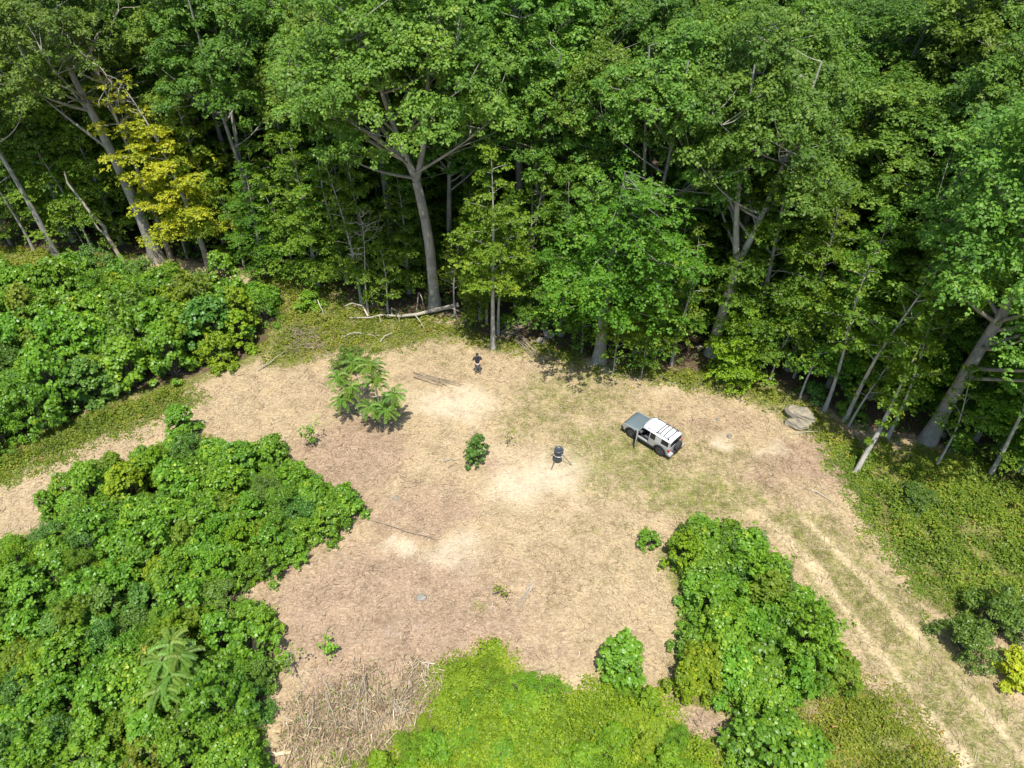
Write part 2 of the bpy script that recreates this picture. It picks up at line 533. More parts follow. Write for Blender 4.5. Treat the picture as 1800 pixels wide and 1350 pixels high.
def leaves(name, C, Nn, S, v, mat, shape='diamond', T=None, rng=None):
    tv, tf = LEAF[shape]
    tf = np.array(tf)
    n = len(C)
    Nn = Nn / (np.linalg.norm(Nn, axis=1, keepdims=True) + 1e-9)
    if T is None:
        T = rng.normal(size=(n, 3))
    T = T - Nn * np.sum(T * Nn, 1, keepdims=True)
    T /= np.linalg.norm(T, axis=1, keepdims=True) + 1e-9
    B = np.cross(T, Nn)
    S = np.asarray(S).reshape(-1, 1, 1)
    V = C[:, None, :] + S * (tv[None, :, 0:1] * B[:, None, :] + (tv[None, :, 1:2] - .35) * T[:, None, :] + tv[None, :, 2:3] * Nn[:, None, :])
    k = len(tv)
    F = (np.arange(n) * k)[:, None, None] + tf[None]
    return mesh_np(name, V.reshape(-1, 3), F.reshape(-1, 3), mat, False, {'v': np.repeat(np.clip(v, 0, 1), k)})


def tubes(name, paths, mat, cap=True):
    """paths: list of (points (n,3), radii (n), sides); one mesh of tapered tubes"""
    V, F, base = [], [], 0
    for pts, rad, sides in paths:
        pts = np.asarray(pts, float)
        n = len(pts)
        d = np.gradient(pts, axis=0)
        d /= np.linalg.norm(d, axis=1, keepdims=True) + 1e-9
        ref = np.array([1.0, 0, 0]) if abs(d[:, 0]).mean() < .7 else np.array([0, 1.0, 0])
        u = np.cross(d, ref)
        u /= np.linalg.norm(u, axis=1, keepdims=True) + 1e-9
        w = np.cross(d, u)
        a = np.arange(sides) * 2 * np.pi / sides
        ring = pts[:, None, :] + np.asarray(rad)[:, None, None] * (np.cos(a)[None, :, None] * u[:, None, :] + np.sin(a)[None, :, None] * w[:, None, :])
        V.append(ring.reshape(-1, 3))
        for i in range(n - 1):
            for j in range(sides):
                j2 = (j + 1) % sides
                F.append((base + i * sides + j, base + i * sides + j2, base + (i + 1) * sides + j2, base + (i + 1) * sides + j))
        base += n * sides
    V = np.concatenate(V)
    me = mesh_np(name, V, np.array(F), mat, True)
    return me


def bez(p0, p1, p2, n):
    t = np.linspace(0, 1, n)[:, None]
    return (1 - t) ** 2 * np.asarray(p0, float) + 2 * t * (1 - t) * np.asarray(p1, float) + t * t * np.asarray(p2, float)


def clump_leaves(rng, clumps, per, mode, m=7, ls=.2, shell=.27):
    """clumps: (x,y,z,r,flat,droop). every clump carries leafy shoot tips, each a whorl of m leaves. returns centres, normals, tone, leaf directions"""
    P, Nt, Tn = [], [], []
    for x, y, z, r, fl, dr in clumps:
        n = max(4, int(per * r * r / m))
        v = rng.normal(size=(n, 3))
        v /= np.linalg.norm(v, axis=1, keepdims=True)
        low = v[:, 2] < -.2
        v[low, 2] *= -rng.uniform(.2, 1, low.sum())
        rr = rng.uniform(.0, 1, n) ** shell
        lump = 1 + .20 * np.sin(v[:, 0] * 5 + x * 3) + .20 * np.sin(v[:, 1] * 6 + y * 2)
        p = v * (r * rr * lump * rng.uniform(.82, 1.12 + max(0, shell - .27) * 1.6, n))[:, None]
        hr = np.hypot(p[:, 0], p[:, 1]) / r
        p[:, 2] = p[:, 2] * fl - dr * r * hr * hr
        P.append(p + (x, y, z))
        nn = (np.array([0, 0, 1.0]) + .35 * v + rng.normal(size=(n, 3)) * .2) if mode == 'spray' else (np.array([0, -.15, .75]) + .62 * v + rng.normal(size=(n, 3)) * .24)
        Nt.append(nn)
        Tn.append(np.clip(rng.normal(.46, .13, n) + rng.normal(0, .10), 0, 1))
    P, Nt, Tn = np.concatenate(P), np.concatenate(Nt), np.concatenate(Tn)
    Nt /= np.linalg.norm(Nt, axis=1, keepdims=True)
    k = len(P)
    a = np.cross(Nt, rng.normal(size=(k, 3)))
    a /= np.linalg.norm(a, axis=1, keepdims=True) + 1e-9
    b = np.cross(Nt, a)
    th = (np.arange(m) * 2 * np.pi / m)[None, :] + rng.normal(size=(k, m)) * .35
    el = rng.uniform(-.55, .35, (k, m))
    rad = np.cos(th)[..., None] * a[:, None, :] + np.sin(th)[..., None] * b[:, None, :]
    T = rad + el[..., None] * Nt[:, None, :]
    Nl = Nt[:, None, :] * (1 - .35 * el[..., None]) + rad * .42 + rng.normal(size=(k, m, 3)) * .22
    C = P[:, None, :] + T * (ls * rng.uniform(.35, .75, (k, m)))[..., None] + rng.normal(size=(k, m, 3)) * ls * .15
    v = np.clip(np.repeat(Tn[:, None], m, 1) + rng.normal(size=(k, m)) * .13, 0, 1)
    return C.reshape(-1, 3), Nl.reshape(-1, 3), v.ravel(), T.reshape(-1, 3)


def trunk_path(rng, H, r0, wob=.25, n=12, top=.12, flare=.45, bend=(0, 0)):
    t = np.linspace(0, 1, n)
    ph = rng.uniform(0, 6.28, 2)
    x = wob * (np.sin(t * 4 + ph[0]) - math.sin(ph[0])) * t + bend[0] * t * t
    y = wob * (np.sin(t * 3.4 + ph[1]) - math.sin(ph[1])) * t + bend[1] * t * t
    z = t * H
    rad = r0 * ((1 - t) * (1 - top) + top)
    rad = rad * (1 + flare * np.exp(-z / .55))
    z = z.copy()
    z[0] = -.25
    return np.stack([x, y, z], 1), rad


def at_h(path, h):
    pts = path[0]
    return np.array([np.interp(h, pts[:, 2], pts[:, k]) for k in range(3)])


def tree_meshes(seed, H, hb, Rc, r0, mode='puff', K=70, per=140, ls=.25, mat='oak', bark='bark', leaf='diamond', off=(0, 0), fork=None,
                wob=.3, bend=(0, 0), limbs=14, flat=.75, low=.25):
    rng = np.random.default_rng(seed)
    trunk, sub = [], []
    leaders = []
    if fork:
        p, r = trunk_path(rng, fork, r0, wob * .6, 8, .72, bend=(bend[0] * .4, bend[1] * .4))
        trunk.append((p, r, 12))
        tip = p[-1]
        for s in (-1, 1):
            end = np.array([tip[0] + s * Rc * .30 + off[0] * .5, tip[1] + rng.uniform(-.5, .8), H * .9])
            q = bez(tip, tip + np.array([s * Rc * .2, 0, (H - fork) * .3]), end, 9)
            rr = np.linspace(r[-1] * .8, .05, 9)
            trunk.append((q, rr, 9))
            leaders.append((q, rr))
    else:
        p, r = trunk_path(rng, H * .96, r0, wob, 13, .08, bend=bend)
        trunk.append((p, r, 12))
        leaders.append((p, r))
    clumps = []
    if mode == 'puff':
        zc, c = (H + hb) / 2, (H - hb) / 2
        ph = rng.uniform(0, 6.28, 4)
        tries, boughs = 0, []
        nb = max(10, K // 6)
        while len(boughs) < nb and tries < 3000:
            tries += 1
            u = rng.normal(size=3)
            u /= np.linalg.norm(u)
            if u[2] < -.55:
                continue
            az = math.atan2(u[1], u[0])
            lump = 1 + .16 * math.sin(3 * az + ph[0] + 2 * u[2]) + .10 * math.sin(5 * az + ph[1] - 3 * u[2])
            k = rng.uniform(.55, .84) * lump
            hor = Rc * (1 - low * u[2])
            b = (off[0] + u[0] * hor * k, off[1] + u[1] * hor * k, zc + u[2] * c * min(k, .9), Rc * rng.uniform(.27, .42))
            if any((b[0] - e[0]) ** 2 + (b[1] - e[1]) ** 2 + (b[2] - e[2]) ** 2 < (.80 * max(b[3], e[3])) ** 2 for e in boughs):
                continue
            boughs.append(b)
        per_b = max(5, K // len(boughs))
        for bx, by, bz, rb in boughs:
            a0 = rng.uniform(0, 6.28)
            for q in range(per_b):
                t = (q + .5) / per_b
                uz = 1 - 1.28 * t
                az = a0 + q * 2.39996 + rng.uniform(-.3, .3)
                rh = math.sqrt(max(0, 1 - uz * uz)) * rng.uniform(.75, 1.05)
                clumps.append((bx + math.cos(az) * rh * rb * .74, by + math.sin(az) * rh * rb * .74, bz + uz * rb * .72 * rng.uniform(.85, 1.1), rb * rng.uniform(.38, .56), flat, .14))
        order = list(range(len(clumps)))
        rng.shuffle(order)
        ends = order[:limbs]
        limb_pts = []
        for i in ends:
            x, y, z = clumps[i][:3]
            ld = leaders[int(rng.integers(len(leaders)))]
            h0 = max(hb * .85, z - .75 * math.hypot(x, y) - .5)
            h0 = min(max(h0, ld[0][0, 2] + .2), ld[0][-1, 2])
            s = at_h(ld, h0)
            r_at = float(np.interp(h0, ld[0][:, 2], ld[1]))
            q = bez(s, s * .4 + np.array([x, y, z]) * .6 + np.array([0, 0, -.6]) + rng.normal(size=3) * .4, (x, y, z), 7)
            sub.append((q, np.linspace(min(r_at * .5, .13), .018, 7), 6))
            limb_pts.append(q)
        allq = np.concatenate(limb_pts)
        for i in order[limbs:]:
            e = np.array(clumps[i][:3])
            d = np.linalg.norm(allq - e, axis=1) + np.where(allq[:, 2] > e[2], 2, 0)
            s = allq[int(np.argmin(d))]
            sub.append((bez(s, (s + e) / 2 + rng.normal(size=3) * .25, e, 4), np.linspace(.035, .010, 4), 4))
    else:
        ld = leaders[0]
        ga = rng.uniform(0, 6.28)
        nl = K
        for i in range(nl):
            t = (i + .5) / nl
            h = hb + (H - hb) * t * .98
            az = ga + i * 2.39996 + rng.uniform(-.4, .4)
            prof = (1 - t) ** .62 * (.72 + .28 * math.sin(min(1, t * 3) * 1.57))
            Lm = Rc * max(.16, prof) * rng.uniform(.72, 1.12)
            s = at_h(ld, max(.5, h - Lm * .30))
            e = np.array([s[0] + math.cos(az) * Lm + off[0] * t, s[1] + math.sin(az) * Lm + off[1] * t, h + Lm * rng.uniform(-.02, .18)])
            m_ = (s + e) / 2 + np.array([0, 0, Lm * .14])
            q = bez(s, m_, e, 6)
            sub.append((q, np.linspace(min(.015 + Lm * .010, .06), .008, 6), 5))
            for f in ((.42, .68, .95) if Lm > 1.6 else (.6, .95)):
                pt = q[min(5, int(round(f * 5)))]
                rc = Lm * rng.uniform(.24, .36) + .22
                side = rng.uniform(-.3, .3) * Lm
                clumps.append((pt[0] - math.sin(az) * side, pt[1] + math.cos(az) * side, pt[2] + .05, rc, .30, .22))
        p = ld[0][-1]
        clumps.append((p[0], p[1], p[2], Rc * .22, .8, .1))
    C, Nn, v, T = clump_leaves(rng, clumps, per, mode, 7, ls)
    S = ls * rng.uniform(.7, 1.25, len(C))
    return dict(trunk=tubes('trunk', trunk + sub, M[bark]), crown=leaves('crown', C, Nn, S, v, M[mat], leaf, T=T, rng=rng))


def plant(name, label, cat, meshes, x, y, rz=0, scale=1.0, group=None, lean=(0, 0), z=None, mat=None):
    o = thing(name, label, cat, (x, y, tz(x, y) if z is None else z), rz, group, scale, lean)
    for k, me in meshes.items():
        c = link(k, me, o)
        if mat and k in ('crown', 'foliage'):
            c.material_slots[0].link = 'OBJECT'
            c.material_slots[0].material = M[mat]
    return o


# ------------------------------------------------------------------ the woods behind: canopy trees (copies of six kinds)
PROTO = [
    tree_meshes(11, 23, 7.0, 5.6, .34, 'puff', 155, 445, 0.188, 'oak'),
    tree_meshes(12, 22, 6.0, 5.2, .30, 'puff', 149, 481, 0.179, 'oak', fork=7),
    tree_meshes(13, 24, 7.5, 6.1, .38, 'puff', 166, 408, 0.192, 'oak'),
    tree_meshes(14, 19, 4.0, 4.9, .26, 'puff', 140, 481, 0.175, 'oak', flat=.65),
    tree_meshes(15, 17, 3.0, 4.9, .24, 'spray', 42, 211, 0.174, 'maple'),
    tree_meshes(16, 14, 1.6, 4.3, .20, 'spray', 40, 224, 0.170, 'maple'),
]
POLE = [
    tree_meshes(21, 13, 5.5, 2.3, .13, 'spray', 20, 128, 0.183, 'maple', 'bark_pale', wob=.45),
    tree_meshes(22, 11, 4.0, 2.0, .11, 'spray', 18, 128, 0.174, 'maple', 'bark_pale', wob=.4),
    tree_meshes(23, 8, 2.6, 1.6, .08, 'spray', 15, 140, 0.165, 'maple', 'bark_pale', wob=.35),
    tree_meshes(24, 5.2, 1.2, 1.5, .06, 'spray', 14, 153, 0.148, 'maple', 'bark', wob=.2),
]


# ------------------------------------------------------------------ single trees of the forest edge
def edge_tree(name, label, px, py, meshes, rz=0, scale=1.0, lean=(0, 0), mat=None, cat='tree', group='trees along the forest edge'):
    x, y = G(px, py)
    TAKEN.append((x, y, 2.2))
    return plant(name, label, cat, meshes, x, y, rz, scale, group, lean, mat=mat)


TAKEN = []
edge_tree('oak_tree', 'huge oak with forked bare trunk standing behind the fallen log', 765, 542,
          tree_meshes(101, 25.5, 9.0, 7.6, .43, 'puff', 208, 342, 0.192, 'oak', 'bark', fork=10.8, off=(-1.5, .2), bend=(-1.2, 0), limbs=20))
edge_tree('oak_tree', 'thick leaning grey oak in upper left beside the yellow maple', 278, 458,
          tree_meshes(102, 24, 11.5, 5.6, .52, 'puff', 160, 370, 0.182, 'oak', 'bark', off=(-2.0, 0), bend=(-2.2, 0), limbs=16, wob=.15))
edge_tree('slim_tree', 'slim grey trunk tree near the left edge above the thicket', 102, 455,
          tree_meshes(103, 20, 8.5, 3.6, .27, 'puff', 111, 424, 0.175, 'oak', 'bark', bend=(-.8, 0)))
edge_tree('maple_tree', 'maple with yellow autumn leaves and pale twin trunk', 368, 468,
          tree_meshes(104, 15.5, 3.8, 4.4, .26, 'spray', 40, 256, 0.174, 'yellow', 'bark_pale', fork=None, off=(-2.2, 0), bend=(-2.6, 0)), rz=.0)
edge_tree('beech_tree', 'big grey beech with flared base at the clearing edge near the person', 1053, 636,
          tree_meshes(105, 15.0, 5.2, 5.6, .44, 'spray', 48, 153, 0.183, 'maple', 'bark', wob=.2, off=(1.2, -3.4)))
edge_tree('oak_tree', 'pale forked oak trunk rising behind the bright green young tree', 1250, 622,
          tree_meshes(106, 22.5, 9.5, 6.2, .42, 'puff', 171, 387, 0.182, 'oak', 'bark_pale', fork=7.6, off=(.2, 2.4), bend=(.9, 0), limbs=18))
edge_tree('oak_tree', 'massive grey trunk tree at the right edge behind the slope weeds', 1630, 775,
          tree_meshes(107, 24, 5.6, 7.2, .44, 'puff', 193, 349, 0.188, 'oak', 'bark', off=(1.0, -.5), bend=(.5, 0), limbs=20))
edge_tree('maple_tree', 'slim pale maple standing behind the person on the grass edge', 867, 612,
          tree_meshes(108, 15.5, 4.8, 3.1, .17, 'spray', 36, 204, 0.161, 'maple_light', 'bark_pale', wob=.15))
edge_tree('young_tree', 'round bright lime green young tree in front of the forked trunk', 1288, 662,
          tree_meshes(109, 5.6, .6, 2.6, .09, 'spray', 34, 294, 0.157, 'lime', 'bark'))
edge_tree('young_tree', 'small yellow green tree growing up behind the fallen log', 683, 556,
          tree_meshes(110, 6.6, 1.6, 1.5, .08, 'spray', 18, 166, 0.165, 'maple_light', 'bark_pale'))
POLES = [
    (876, 588, 0, .85, 'thin pole tree just right of the slim pale maple', 'maple'),
    (856, 570, 2, 1.1, 'small pole tree half hidden left of the slim pale maple', 'maple'),
    (913, 557, 1, 1.05, 'pale curved pole tree in the shade above the brush heap', 'maple'),
    (932, 545, 0, 1.0, 'shaded pole tree deep behind the brush heap', 'maple'),
    (1022, 622, 3, .95, 'thin bare stemmed sapling left of the big grey beech', 'maple'),
    (1079, 655, 3, 1.1, 'thin leaning sapling right of the big grey beech', 'maple'),
    (1127, 666, 3, .8, 'low forked sapling at the shaded edge above the car', 'maple'),
    (1405, 702, 2, .95, 'very thin young tree with yellow green leaves behind the boulders', 'maple_light'),
    (1395, 664, 2, 1.1, 'short shaded pole tree between bright young tree and boulders', 'maple'),
    (1449, 722, 0, 1.0, 'straight grey pole tree just right of the boulders', 'maple'),
    (1486, 738, 0, 1.1, 'tall leaning pole tree, second one right of the boulders', 'maple'),
    (1492, 748, 2, .95, 'thin pole with yellowing leaves beside the tall leaning pole', 'maple_light'),
    (1646, 818, 2, .95, 'thin pole tree in front of the massive right trunk', 'maple'),
    (1738, 838, 0, 1.0, 'pale leaning pole tree at the far right edge', 'maple'),
    (636, 534, 1, 1.15, 'grey pole tree behind the fallen log under bare twigs', 'maple'),
    (610, 498, 1, 1.2, 'dark pole tree behind the long low dead log', 'maple'),
    (430, 470, 2, 1.1, 'small light green tree right of the yellow maple', 'maple_light'),
    (330, 455, 1, .9, 'thin pole between the thick leaning oak and yellow maple', 'maple'),
    (165, 445, 1, .95, 'thin pole left of the crooked bleached snag', 'maple'),
    (60, 440, 1, 1.1, 'thin pole tree behind the slim grey trunk at left', 'maple'),
    (520, 492, 2, 1.2, 'young maple at the top of the weedy bank', 'maple_light'),
    (1560, 770, 1, 1.0, 'shaded slender tree behind the cut leaning pole', 'maple'),
    (800, 556, 2, 1.05, 'leafy young maple hugging the huge forked oak', 'maple_light'),
    (965, 560, 1, 1.1, 'young maple in the dark gap behind the rocks', 'maple'),
    (1180, 640, 1, 1.0, 'young maple with spreading leaves right of the big grey beech', 'maple'),
]
for i, (px, py, k, s, lb, mt) in enumerate(POLES):
    ln = {1486: (0, .10), 1738: (0, .05), 1079: (0, .12), 1492: (0, .08), 913: (0, -.06)}.get(px, (0, 0))
    edge_tree('pole_tree', lb, px, py, POLE[k], i * 1.7, s, ln, mt if mt != 'maple' else None)


BELT = [(470, 488, 'low maple right of the yellow maple at the bank top'), (560, 505, 'low maple over the long dead log'), (655, 520, 'low leafy maple left of the huge oak'),
        (845, 560, 'leafy maple right of the huge oak'), (985, 590, 'low maple above the shaded rocks'), (1115, 625, 'low maple right of the big grey beech'),
        (1160, 615, 'taller maple between beech and forked oak'), (1385, 650, 'spreading maple behind the boulders'),
        (1455, 680, 'maple behind the straight grey pole'), (1530, 700, 'maple left of the massive right trunk'), (1590, 720, 'low maple hugging the massive right trunk'),
        (1712, 775, 'low maple right of the massive trunk'), (1755, 800, 'leafy maple shading the far right pole'), (1790, 830, 'maple at the right frame edge'), (215, 430, 'maple behind the crooked bleached snag'),
        (130, 425, 'maple behind the slim left trunk'), (20, 430, 'maple at the left frame edge'), (400, 450, 'green maple behind the yellow maple'), (330, 430, 'maple right behind the thick leaning oak'),
        (720, 515, 'shaded maple directly behind the huge oak'), (905, 540, 'maple in the dark gap above the brush heap')]
for i, (px, py, lb) in enumerate(BELT):
    sc_ = .62 + .33 * ((i * 37) % 10) / 10
    edge_tree('maple_tree', lb, px, py, PROTO[5 if i % 3 else 4], i * 2.1, (sc_, sc_, sc_ * (.95 + .12 * (i % 3))), mat='maple_light' if i % 4 == 1 else None)


# second row: named by where their crowns stand in the photo, then the anonymous woods
rng0 = np.random.default_rng(77)
def canopy_spots():
    out = []
    P = np.stack([rng0.uniform(-72, 72, 9000), rng0.uniform(20, 100, 9000)], 1)
    D = sdist(FOREST, P[:, 0], P[:, 1])
    for (x, y), d in zip(P, D):
        if d < 3.0 or abs(x) > .545 * y + 24 or d > 42:
            continue
        sp = 4.1 if d < 14 else 4.8
        if any((x - a) ** 2 + (y - b) ** 2 < sp * sp for a, b, _ in out) or any((x - a) ** 2 + (y - b) ** 2 < r * r for a, b, r in TAKEN):
            continue
        out.append((x, y, d))
    return out


LANDMARK = []


def near_label(x, y, used):
    """words that place a tree by the nearest edge tree one can find"""
    best = sorted(LANDMARK, key=lambda t: (t[0] - x) ** 2 + (t[1] - y) ** 2)
    for k in range(3):
        for ax, ay, nm in best[:10]:
            side = 'directly behind' if abs(x - ax * y / ay) < 1.6 else ('behind and left of' if x < ax * y / ay else 'behind and right of')
            lb = ['', 'farther back '][min(k, 1)] + side + ' ' + nm
            if lb not in used:
                used.add(lb)
                return lb
    return 'behind ' + best[0][2]


for px, py, nm in [(765, 542, 'the huge forked oak'), (278, 458, 'the thick leaning oak'), (102, 455, 'the slim left trunk'), (368, 468, 'the yellow maple'), (1053, 636, 'the big grey beech'),
                   (1250, 622, 'the pale forked oak'), (1630, 775, 'the massive right trunk'), (867, 612, 'the slim pale maple'), (1405, 735, 'the boulders'), (1738, 838, 'the far right pole'), (555, 500, 'the weedy bank'), (960, 590, 'the shaded rocks')]:
    LANDMARK.append((*G(px, py), nm))
used_lb = set()
for i, (x, y, d) in enumerate(canopy_spots()):
    if d < 9:
        k = int(rng0.choice([3, 4, 5, 1, 0]))
    else:
        k = int(rng0.choice([0, 1, 2, 3, 0, 2]))
    s = rng0.uniform(.88, 1.12)
    hs = rng0.uniform(.92, 1.08)
    if abs(x - .543 * y) < 4.5:
        hs *= .74
    if k in (4, 5):
        lb, gp, nm = 'layered maple ' + near_label(x, y, used_lb), 'maples inside the forest edge', 'maple_tree'
    elif d < 9:
        lb, gp, nm = 'rounded canopy tree ' + near_label(x, y, used_lb), 'second row canopy trees', 'canopy_tree'
    else:
        lb, gp, nm = 'green canopy tree deep in the woods with its trunk hidden', 'deep forest canopy trees', 'canopy_tree'
    plant(nm, lb, 'tree', PROTO[k], x, y, rng0.uniform(0, 6.28), (s, s, s * hs), gp)
rngm = np.random.default_rng(404)
Pm = np.stack([rngm.uniform(-60, 58, 3000), rngm.uniform(26, 88, 3000)], 1)
Dm = sdist(FOREST, Pm[:, 0], Pm[:, 1])
und = []
for (x, y), d in zip(Pm, Dm):
    if 5 < d < 30 and abs(x) < .545 * y + 18 and all((x - a) ** 2 + (y - b) ** 2 > 16 for a, b in und):
        und.append((x, y))
        q = rngm.uniform(.62, .95)
        plant('maple_tree', 'half hidden shade maple filling a gap deep in the woods', 'tree', PROTO[5], x, y, rngm.uniform(0, 6.28), (q, q, q * rngm.uniform(.9, 1.2)), 'deep shade maples')
for i in range(26):
    y = 345 + 70 * rng0.random()
    x = .543 * y + rng0.uniform(-26, 26)
    plant('hillside_tree', 'far tree on the distant hillside seen through the canopy gap', 'tree', PROTO[i % 4], x, y, i * 1.3, 1.0 + .2 * rng0.random(), 'distant hillside trees')


# ------------------------------------------------------------------ shrubs
def shrub_meshes(seed, Rr, H, K, per, ls, mat, leaf='round', pointy=0.0):
    rng = np.random.default_rng(seed)
    cl, stems = [], []
    tries = 0
    while len(cl) < K and tries < 4000:
        tries += 1
        t = rng.uniform(.06, .95)
        prof = (1 - pointy * t) * math.sqrt(max(.05, 1 - (t * (1 - .3 * pointy)) ** 2.4))
        k = rng.uniform(.15, 1) ** .5
        a = rng.uniform(0, 6.28)
        rad = Rr * prof * k * (1 + .18 * math.sin(3 * a + seed) + .1 * math.sin(5 * a))
        x, y, z = math.cos(a) * rad, math.sin(a) * rad, H * t * (1 - .12 * k)
        rc = Rr * rng.uniform(.15, .33) * (1 - .3 * pointy * t)
        if any((x - b) ** 2 + (y - c) ** 2 + (z - d) ** 2 < (.62 * rc) ** 2 for b, c, d, *_ in cl):
            continue
        cl.append((x, y, max(z, rc * .5), rc, .85, .1))
        stems.append((bez((rng.normal() * .05, rng.normal() * .05, -.1), (x * .25, y * .25, z * .6), (x, y, z), 5), np.linspace(.03, .008, 5), 4))
    C, Nn, v, T = clump_leaves(rng, cl, per, 'puff', 6, ls, .48)
    ok = C[:, 2] > .03
    C, Nn, v, T = C[ok], Nn[ok], v[ok], T[ok]
    S = ls * rng.uniform(.65, 1.3, len(C))
    return dict(stems=tubes('stems', stems, M['bark_dark']), foliage=leaves('foliage', C, Nn, S, v, M[mat], leaf, T=T, rng=rng))


SH = [
    shrub_meshes(31, 1.35, 2.4, 50, 1150, .128, 'shrub'),
    shrub_meshes(32, 1.2, 2.1, 48, 1250, .118, 'shrub'),
    shrub_meshes(33, 1.1, 3.3, 50, 1150, .128, 'shrub', pointy=.55),
    shrub_meshes(34, 1.3, 2.1, 42, 1700, .092, 'shrub_dark', 'diamond'),
    shrub_meshes(35, 1.25, 2.3, 42, 1900, .096, 'shrub', 'narrow'),
    shrub_meshes(36, 1.4, 2.7, 46, 760, .160, 'shrub', 'star'),
]


def scatter(poly, step, seed, inset):
    rng = np.random.default_rng(seed)
    lo, hi = poly.min(0), poly.max(0)
    pts = []
    P = rng.uniform(lo, hi, size=(6000, 2))
    D = sdist(poly, P[:, 0], P[:, 1])
    for (x, y), d in zip(P, D):
        if d < inset or abs(x) > .545 * y + 19:
            continue
        if y < 9.5:
            continue
        if all((x - a) ** 2 + (y - b) ** 2 > step * step for a, b, _ in pts):
            pts.append((x, y, d))
    return pts, rng


def thicket(poly, step, seed, inset, size, hgt, group, labels, kinds, name='bush'):
    pts, rng = scatter(poly, step, seed, inset)
    for x, y, d in pts:
        k = int(rng.choice(kinds))
        e = min(1.0, .62 + d * .22)
        s = size * rng.uniform(.82, 1.15) * e
        u = rng.random()
        mt, lb = None, labels[k]
        where = lb[lb.index(' in '):]
        if u < .10:
            mt, lb = 'vine', 'vine covered lime green bush' + where
        elif u < .115:
            mt, lb = 'weed', 'dull olive bush with some browning leaves' + where
        elif u < .17:
            mt, lb = 'maple_light', 'pale yellow green bush' + where
        elif u < .23:
            mt, lb = 'shrub_dark', 'darker green bush' + where
        plant(name, lb, 'bush', SH[k], x, y, rng.uniform(0, 6.28), (s, s, s * hgt * rng.uniform(.72, 1.4)), group, mat=mt)
    return len(pts)


def thlab(where):
    return ['broad leaved glossy green bush in ' + where, 'dense round leaved green bush in ' + where, 'tall pointed leafy sapling bush in ' + where,
            'dark fine leaved bush in ' + where, 'narrow leaved soft green bush in ' + where, 'lobed leaf green bush in ' + where]


n1 = thicket(TH_LOW, 1.05, 51, .5, .92, 1.08, 'lower left thicket bushes', thlab('the thicket filling the lower left corner'), [0, 0, 0, 1, 1, 1, 2, 2, 3, 4, 5, 5])
n2 = thicket(TH_UP, 1.45, 52, .9, 1.35, 1.08, 'upper left thicket bushes', thlab('the thicket below the trees at left'), [0, 1, 1, 2, 3, 4, 5, 5])
n3 = thicket(TH_RIGHT, 1.0, 53, .45, 1.0, 1.05, 'right thicket bushes', thlab('the thicket beside the track at right'), [0, 0, 1, 2, 3, 4, 5])


# understory inside the edge of the woods
pts_u = []
rngu = np.random.default_rng(91)
while len(pts_u) < 60:
    x, y = rngu.uniform(-45, 40), rngu.uniform(22, 66)
    d = float(sdist(FOREST, np.array([x]), np.array([y]))[0])
    if .6 < d < 9 and abs(x) < .545 * y + 16 and all((x - a) ** 2 + (y - b) ** 2 > 4 for a, b in pts_u):
        pts_u.append((x, y))
for x, y in pts_u:
    if rngu.random() < .55:
        plant('understory_bush', 'shaded understory bush just inside the forest edge', 'bush', SH[int(rngu.choice([1, 3, 4]))], x, y, rngu.uniform(0, 6.28),
              float(rngu.uniform(.6, 1.1)), 'understory bushes')
    else:
        plant('understory_sapling', 'shaded maple sapling under the forest canopy', 'sapling', POLE[int(rngu.choice([2, 3]))], x, y, rngu.uniform(0, 6.28),
              float(rngu.uniform(.7, 1.1)), 'understory saplings')


def bush_at(name, label, px, py, k, s, h=1.0, rz=0.0, mat=None, group=None, cat='bush'):
    x, y = G(px, py)
    return plant(name, label, cat, SH[k], x, y, rz, (s, s, s * h), group, mat=mat)


bush_at('bush', 'small round bush at the upper left corner of the right thicket', 1138, 958, 5, .46, 1.0, .4)
bush_at('bush', 'leafy lone sapling on the straw left of the right thicket', 1090, 1178, 2, 1.15, .85, 1.1)
bush_at('bush', 'large leafy bush at the bottom edge beside the track', 1362, 1345, 0, 1.35, .9, 2.2)
bush_at('bush', 'small bush behind the large bottom edge bush', 1300, 1330, 1, .8, .9, .2)
bush_at('bush', 'dark green bush casting shade beside the track at right', 1690, 1140, 3, 1.0, 1.1, 1.0)
bush_at('bush', 'bigger dark blue green bush behind the track bush at right', 1745, 1105, 3, 1.3, 1.1, 2.0)
bush_at('bush', 'golden yellow bush at the right edge below dark bushes', 1772, 1190, 0, .72, .9, .8, 'yellow')
bush_at('bush', 'low dark bush alone on the weedy slope', 1608, 885, 3, .85, .75, .3)
bush_at('bush', 'bright pointed bush at the far tip of the lower thicket', 325, 765, 2, 1.0, .9, .5)
bush_at('bush', 'bush standing out at the right corner of the lower thicket', 603, 905, 0, .85, 1.0, .9)
bush_at('bush', 'dark bush growing behind the clearing saplings', 618, 655, 3, .95, 1.15, 2.9)
bush_at('bush', 'light bush at the near end of the weedy bank', 545, 540, 1, .9, .8, 1.9)

# single bush with dark leaves in the middle of the clearing
x, y = G(838, 812)
plant('bush', 'dark green cone shaped bush alone in the middle of the clearing', 'bush', shrub_meshes(64, .82, 2.5, 40, 620, .15, 'shrub_dark', 'star', .5), x, y)


